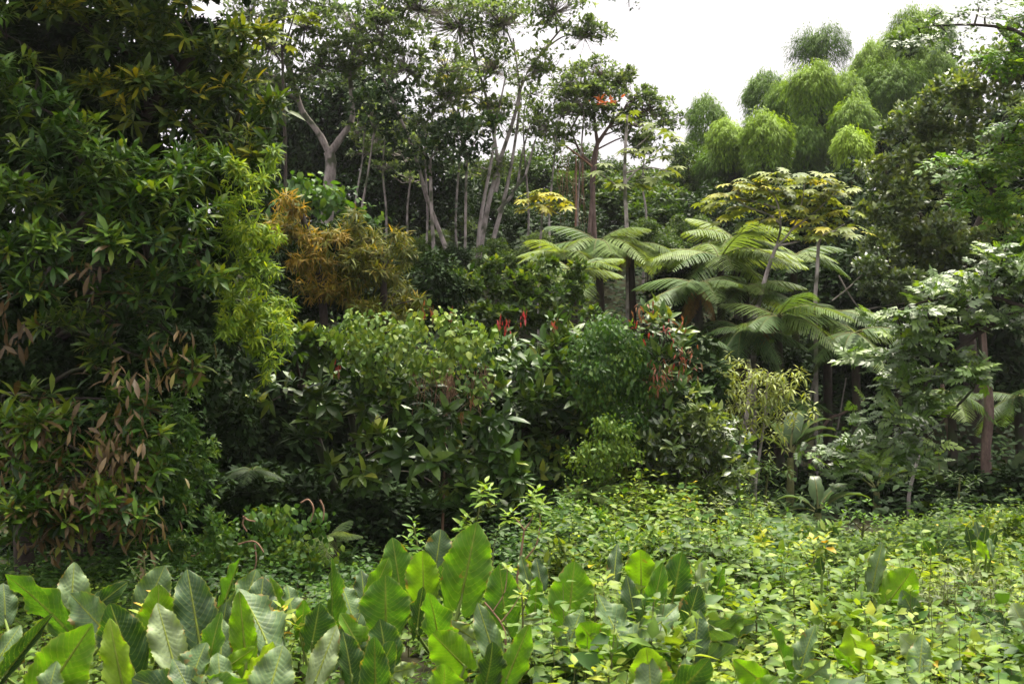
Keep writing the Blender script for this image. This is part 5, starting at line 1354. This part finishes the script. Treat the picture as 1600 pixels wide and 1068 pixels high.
TONE = {'b': ('ear', .82), 'm': ('ear', .58), 'd': ('ear', .12), 'p': ('ear', .88), 'g': ('earg', .5), 'k': ('ear', .0), 'w': ('earg', .95), 'h': ('earg', .15), 'y': ('ear', .66)}  # bright and grey tones carry backlight and sky sheen as colour
NU, NV = 44, 13
def ear_leaf(t, tipx, tipy, bx, by, wpx, tone, lean=None, yaw=None, fold=None):
    hb = .62 if by > 930 else .78
    Y = min((CZ - hb) * FPX / max(by - 534, 60), 19.0)
    L_px = math.hypot(tipx - bx, tipy - by)
    Lm = L_px / FPX * Y
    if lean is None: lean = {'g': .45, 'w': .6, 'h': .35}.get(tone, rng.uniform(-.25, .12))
    B = at(bx, by, Y); Tp = at(tipx, tipy, Y + lean * Lm)
    a = Tp - B; L = np.linalg.norm(a); af = a / L
    c = nrm(np.array([0, 0, CZ]) - B)
    n0 = nrm(c - c.dot(af) * af)
    if yaw is None: yaw = rng.uniform(-.75, .75)
    sd0 = np.cross(n0, af)
    N = math.cos(yaw) * n0 + math.sin(yaw) * sd0
    side = np.cross(N, af)
    hw = (wpx / FPX * Y) * .5 / max(math.cos(yaw), .5)
    hw = max(hw, .16 * L) * 1.03
    if fold is None: fold = rng.uniform(.15, .4)
    narrow = (wpx / FPX * Y) * .5 < .16 * L
    if narrow: fold = 1.3
    sgn = 1 if tone in 'gwh' else rng.choice([-1, 1])
    u = np.linspace(0, 1, NU); v = np.linspace(-1, 1, NV)
    Uu, Vv = np.meshgrid(u, v, indexing='ij')
    A = np.abs(Vv)
    W = np.sin(np.pi * (.20 + .80 * Uu)) ** .72 * (1 - .10 * Uu)
    lob = .30 * (1 - Uu) ** 2.6 * (np.sin(np.pi * A ** .8) ** .7 + .15 * A)
    ph = rng.uniform(0, 6.28, 4)
    X = (Uu - lob + .012 * A ** 4 * np.sin(18 * Uu + ph[0])) * L
    wob = 1 + .045 * np.cos((Uu - .30) * 13 * 2 * np.pi) * A ** 3 + .035 * np.sin(7 * Uu + ph[1]) * A ** 2 + .02 * np.sin(23 * Uu + ph[2]) * A ** 3
    asym = 1 + .06 * np.sign(Vv) * math.sin(ph[3])
    Yy = Vv * W * hw * wob * asym
    phase = (Uu - .30 * A ** .8) * 13 * 2 * np.pi
    quilt = .026 * L * np.cos(phase) * np.clip(A * 3, 0, 1) * W * (1 - .4 * A)
    wave = .10 * L * A ** 2.5 * np.sin(2 * np.pi * 2.6 * Uu + ph[0] + np.sign(Vv) * 1.1) * W
    bend = rng.uniform(.02, .18)
    Z = fold * np.abs(Yy) * sgn * (1 if not narrow else 1) - bend * L * Uu ** 2 * sgn + quilt - wave
    if narrow: Yy = Yy * .75
    V = B + X[..., None] * af + Yy[..., None] * side + Z[..., None] * N
    i, j = np.meshgrid(np.arange(NU - 1), np.arange(NV - 1), indexing='ij')
    q = (i * NV + j).ravel()
    F = np.stack([q, q + 1, q + NV + 1, q + NV], 1)
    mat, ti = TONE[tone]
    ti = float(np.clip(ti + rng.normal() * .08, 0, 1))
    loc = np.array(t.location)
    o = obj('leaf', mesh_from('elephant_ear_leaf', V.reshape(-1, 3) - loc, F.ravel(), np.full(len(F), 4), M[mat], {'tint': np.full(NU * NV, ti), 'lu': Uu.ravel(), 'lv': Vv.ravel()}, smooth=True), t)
    mid = V[:, NV // 2]
    tb = Tubes(); tb.add(mid[:-1] - loc, np.linspace(.012, .003, NU - 1) * min(1.3, L / .6), 5, smooth=False); mo = tb.build('midrib', M['midrib']); mo.parent = o
    dn = B - af * .10 * L - np.array([0, 0, .05])
    tb = Tubes(); tb.add(np.array([B - af * .0, B - af * .06 * L - [0, 0, .03], B * .6 + loc * .4 + [0, 0, -.05], loc + [rng.normal() * .04, rng.normal() * .04, .0]]) - loc, [.011, .013, .018, .024], 6); po = tb.build('petiole', M['petiole']); po.parent = o
    return o

EARS = [
 ('plant at the far left with a bright leaf leaning over dark ones', [(18, 890, 100, 978, 46, 'm', -.1), (7, 908, 8, 960, 40, 'h'), (79, 960, 13, 1046, 34, 'd')]),
 ('plant with a pale grey fan shaped leaf beside the bright leaf leaning left', [(116, 876, 110, 968, 58, 'g', .3, 0), (198, 908, 118, 972, 40, 'd', .1)]),
 ('plant with the big yellow edged leaf in the bottom left corner', [(140, 978, 72, 1082, 88, 'y', -.1, .1), (32, 973, -6, 1034, 38, 'g')]),
 ('plant with a dark broad leaf behind a pale folded one', [(172, 942, 203, 1034, 78, 'd', 0, 0), (168, 965, 192, 1070, 46, 'p', .1)]),
 ('plant with a grey leaf just behind the pale whorled weed at the left', [(258, 882, 228, 950, 56, 'g', .3, 0), (248, 915, 246, 1000, 68, 'b', -.1, 0)]),
 ('plant with a tall ribbed grey green leaf upright at the left', [(292, 887, 312, 1002, 72, 'h', .15, 0), (374, 868, 352, 936, 18, 'm'), (352, 940, 345, 1000, 46, 'h', .2)]),
 ('plant with a crinkled pale grey leaf in front at the lower left', [(245, 940, 272, 1036, 58, 'w', .4, 0), (338, 956, 324, 1052, 38, 'm', 0), (318, 1000, 300, 1062, 50, 'g')]),
 ('plant with one small bright lime leaf standing upright left of centre', [(374, 926, 384, 1026, 44, 'b', -.1, 0), (400, 1010, 350, 1045, 26, 'p', .2)]),
 ('plant with a dark grey leaf right behind the lime upright one', [(412, 898, 402, 980, 58, 'h', .3, 0), (422, 903, 436, 945, 26, 'b', 0), (452, 910, 455, 955, 28, 'g')]),
 ('plant with a narrow upright green leaf seen edge on', [(521, 872, 518, 975, 22, 'm', 0), (500, 942, 488, 1000, 52, 'd', .1), (478, 935, 470, 985, 30, 'm')]),
 ('plant with a light grey leaf leaning right below the narrow one', [(527, 974, 494, 1060, 42, 'w', .4, 0), (540, 985, 548, 1052, 40, 'd', .1), (420, 1005, 430, 1055, 36, 'g')]),
 ('plant with two small shaded leaves left of the pointed pair', [(567, 888, 568, 934, 30, 'h'), (535, 910, 548, 955, 34, 'g'), (609, 872, 580, 930, 36, 'm', 0)]),
 ('plant with a pointed mid green leaf above the broad round one', [(613, 840, 624, 910, 52, 'm', 0, 0), (689, 826, 682, 876, 46, 'h', .2, 0)]),
 ('plant with a broad round green leaf left of centre', [(602, 898, 603, 972, 82, 'm', -.05, 0), (594, 966, 604, 1030, 58, 'd', .1), (564, 956, 535, 1030, 54, 'h', .3, 0)]),
 ('plant with the tallest bright leaf of all standing in the centre', [(746, 818, 722, 926, 80, 'b', -.05, -.1), (690, 878, 716, 936, 54, 'k', -.2, .3), (660, 858, 662, 930, 56, 'b', -.05, 0), (658, 915, 652, 980, 26, 'k', 0)]),
 ('plant with a dark ribbed leaf just right of the tallest one', [(780, 880, 790, 968, 58, 'm', 0, 0), (838, 898, 836, 954, 30, 'm', 0), (813, 866, 826, 912, 20, 'g'), (838, 870, 845, 910, 28, 'h')]),
 ('plant with a tall oval green leaf with a pale midrib right of centre', [(898, 876, 888, 968, 74, 'm', 0, 0), (864, 966, 826, 968, 22, 'w', .9)]),
 ('plant with a wide level green leaf and white shining edge at the bottom', [(672, 985, 722, 1036, 62, 'm', -.3, 0), (755, 1005, 712, 980, 30, 'w', .8), (662, 1042, 608, 1050, 26, 'w', .9), (700, 1035, 690, 1090, 60, 'b', 0)]),
 ('plant with a crinkled grey leaf below the tallest bright one', [(746, 940, 774, 1028, 42, 'g', .3, 0), (828, 974, 792, 1060, 42, 'm', 0, .2), (775, 1005, 760, 1062, 40, 'd')]),
 ('plant with a large drooping green leaf folded at one side right of centre', [(905, 968, 944, 1024, 62, 'b', -.1, .2), (978, 1015, 960, 1000, 16, 'm')]),
 ('plant with a small bright pointed leaf above a narrow grey one', [(1001, 855, 1002, 916, 50, 'b', -.1, 0), (964, 846, 959, 906, 26, 'h'), (979, 898, 993, 970, 36, 'h', .15)]),
 ('plant with a big dark green leaf above a blue grey shining one', [(1066, 860, 1050, 944, 54, 'd', .1, 0), (1036, 878, 1018, 962, 38, 'm', 0), (1064, 940, 1002, 1000, 48, 'g', .6, 0)]),
 ('plant with a dark oval leaf below the big dark green one', [(1092, 914, 1074, 974, 44, 'd', 0, 0), (1090, 876, 1100, 920, 22, 'w'), (1136, 886, 1108, 940, 22, 'm', 0)]),
 ('plant with the bright green leaf rising from the bottom edge right of centre', [(1009, 1008, 1020, 1090, 70, 'b', -.05, 0), (1070, 1026, 1074, 1085, 34, 'g')]),
 ('plant with one low yellow green leaf among the weeds', [(1162, 962, 1126, 982, 40, 'b', 0)]),
 ('plant with a grey pointed leaf above two green blades at the bottom', [(1270, 974, 1252, 1042, 32, 'g', .2), (1206, 970, 1230, 1048, 20, 'm', 0), (1146, 1030, 1198, 1070, 44, 'b', 0), (1300, 1030, 1250, 1066, 42, 'g', .5)]),
 ('plant with a folded bright leaf around a dark opening', [(1328, 980, 1345, 1030, 54, 'b', -.2, 0), (1335, 990, 1342, 1028, 30, 'k', .2)]),
 ('plant with a heart shaped bright leaf and a grey upright one', [(1428, 888, 1392, 934, 60, 'b', -.1, .1), (1378, 846, 1365, 908, 28, 'g', .1)]),
 ('plant with pale spread leaves right of the heart shaped one', [(1408, 922, 1438, 978, 42, 'h', .2), (1494, 966, 1464, 998, 32, 'w', .6), (1404, 990, 1440, 1024, 40, 'w', .5), (1300, 1012, 1330, 1040, 16, 'm')]),
 ('plant with a dark leaf and a silvery leaf at the right edge', [(1534, 957, 1572, 980, 26, 'd', .1), (1580, 940, 1602, 980, 36, 'w', .5), (1600, 985, 1612, 1010, 24, 'g')]),
 ('distant cluster of small round dark leaves at the back right of the field', [(1512, 822, 1517, 850, 18, 'k', 0), (1524, 814, 1530, 842, 17, 'h', .2), (1541, 822, 1537, 848, 18, 'd', 0), (1556, 830, 1550, 852, 14, 'd'), (1528, 842, 1540, 866, 16, 'b', 0), (1546, 838, 1548, 864, 14, 'g')]),
 ('distant pair of small dark leaves left of the back right cluster', [(1444, 843, 1454, 862, 18, 'k', 0), (1482, 840, 1472, 858, 16, 'd', 0)]),
 ('distant single dark leaf in the middle of the field', [(1280, 868, 1284, 890, 17, 'k', 0)]),
]
for lab, lv in EARS:
    bxs = []
    for l in lv:
        hb = .62 if l[3] > 930 else .78
        Yl = min((CZ - hb) * FPX / max(l[3] - 534, 60), 19.0)
        bxs.append(((l[2] - 800) / FPX * Yl, Yl))
    bxs = np.array(bxs)
    c = bxs.mean(0)
    t = thing('elephant_ear_plant', base_at(c[0], c[1] + .1), 'elephant ear ' + lab, 'elephant ear plant', 'elephant ear plants in the field')
    for l in lv: ear_leaf(t, *l)
    big = [l for l in lv if l[3] > 925 and math.hypot(l[0] - l[2], l[1] - l[3]) > 40]
    for l in big:                       # lower leaves of the same plant, half hidden by the others
        for q in range(int(rng.random() < .55)):
            h_ = rng.uniform(55, 105); an = rng.normal() * .75
            bx_ = l[2] + rng.normal() * 30; by_ = min(l[3] + rng.uniform(15, 75), 1100)
            ear_leaf(t, bx_ + math.sin(an) * h_, by_ - math.cos(an) * h_, bx_, by_, h_ * rng.uniform(.5, .75), str(rng.choice(list('mmbdghgdk'))))

# ================================================================== air
hz = bpy.data.materials.new('haze'); hz.use_nodes = True
t = hz.node_tree; t.nodes.clear()
o_ = t.nodes.new("ShaderNodeOutputMaterial"); pv = t.nodes.new("ShaderNodeVolumePrincipled")
pv.inputs['Color'].default_value = (.93, .92, 1, 1); pv.inputs['Density'].default_value = 0.00018; pv.inputs['Anisotropy'].default_value = .3
t.links.new(pv.outputs[0], o_.inputs['Volume'])
hv = np.array([(x, y, z) for x in (-60, 60) for y in (-25, 85) for z in (-1.2, 40)], float)
hf = [(0, 1, 3, 2), (4, 6, 7, 5), (0, 4, 5, 1), (2, 3, 7, 6), (0, 2, 6, 4), (1, 5, 7, 3)]
ho = obj('haze', mesh_from('haze', hv, [q for f in hf for q in f], [4] * 6, hz)); tag(ho, 'thin humid haze veiling the forest', 'haze', kind='stuff')


# ------------------------------------------------------------------ leaves: nearest ones as parts, the rest joined
def finish_leaves():
    cell = 5.0
    W_, H_ = int(1600 / cell), int(1068 / cell)
    zb = np.full(W_ * H_, 1e9)
    for J in JOBS:
        P = J['P'] + J['F'] * (J['S'] * 0.5)[:, None]
        Y = np.maximum(P[:, 1], .1)
        cx = ((P[:, 0] / Y * FPX + 800) / cell).astype(int); cyy = ((534 - (P[:, 2] - CZ) / Y * FPX) / cell).astype(int)
        ok = (cx >= 0) & (cx < W_) & (cyy >= 0) & (cyy < H_)
        J['cell'] = np.where(ok, cyy * W_ + np.clip(cx, 0, W_ - 1), -1)
        J['Y'] = Y
        np.minimum.at(zb, J['cell'][ok], Y[ok])
    # group by parent + shape + mat
    groups = {}
    for J in JOBS:
        groups.setdefault((J['parent'].name, J['shape'], J['mat'], J['rest']), []).append(J)
    tmpl = {}
    for (pn, shape, mat, rest), js in groups.items():
        parent = js[0]['parent']
        P = np.vstack([j['P'] for j in js]); F = np.vstack([j['F'] for j in js]); U = np.vstack([j['U'] for j in js])
        Sz = np.concatenate([j['S'] for j in js]); T = np.concatenate([j['T'] for j in js])
        ce = np.concatenate([j['cell'] for j in js]); Y = np.concatenate([j['Y'] for j in js])
        F = nrm(F); U = nrm(U - (U * F).sum(1, keepdims=True) * F); Rt = np.cross(U, F)
        N = max(j['parts'] for j in js)
        V0, F0 = SH[shape]
        sel = np.zeros(len(P), bool)
        if N > 0:
            vis = (ce >= 0)
            vis &= Y <= zb[np.clip(ce, 0, None)] + 0.12
            face = np.abs(U[:, 1]) * .7 + .3
            score = np.where(vis, Sz / Y * face * (0.75 + 0.5 * rng.random(len(P))), -1)
            idx = np.argsort(-score)[:N]
            idx = idx[score[idx] > 0]
            sel[idx] = True
            loc = np.array(parent.location)
            for i in idx:
                q = int(round(T[i] * 9))
                key = (shape, mat, q)
                if key not in tmpl:
                    ff = [a for f in F0 for a in f]
                    tmpl[key] = mesh_from('leaf', V0, ff, [len(f) for f in F0], M[mat], {'tint': np.full(len(V0), q / 9)}, smooth=True)
                o = bpy.data.objects.new('leaf', tmpl[key])
                COL.objects.link(o)
                o.parent = parent
                s = Sz[i]; a, b_, c_ = F[i] * s, Rt[i] * s, U[i] * s; d = P[i] - loc
                o.matrix_basis = Matrix(((a[0], b_[0], c_[0], d[0]), (a[1], b_[1], c_[1], d[1]), (a[2], b_[2], c_[2], d[2]), (0, 0, 0, 1)))
        k = ~sel
        P, F, U, Rt, Sz, T = P[k], F[k], U[k], Rt[k], Sz[k], T[k]
        if len(P) == 0: continue
        V = P[:, None] + Sz[:, None, None] * (V0[None, :, :1] * F[:, None] + V0[None, :, 1:2] * Rt[:, None] + V0[None, :, 2:] * U[:, None])
        nv = len(V0)
        ff = np.array([a for f in F0 for a in f]); sz = np.array([len(f) for f in F0])
        FF = (ff[None] + (np.arange(len(P)) * nv)[:, None]).ravel()
        SZ = np.tile(sz, len(P))
        V = V.reshape(-1, 3) - np.array(parent.location)
        o = obj(rest, mesh_from(rest, V, FF, SZ, M[mat], {'tint': np.repeat(T, nv)}, smooth=True), parent)
        o['kind'] = 'stuff'
    print('leaves total', sum(len(j['P']) for j in JOBS), 'objects', len(bpy.data.objects))
finish_leaves()
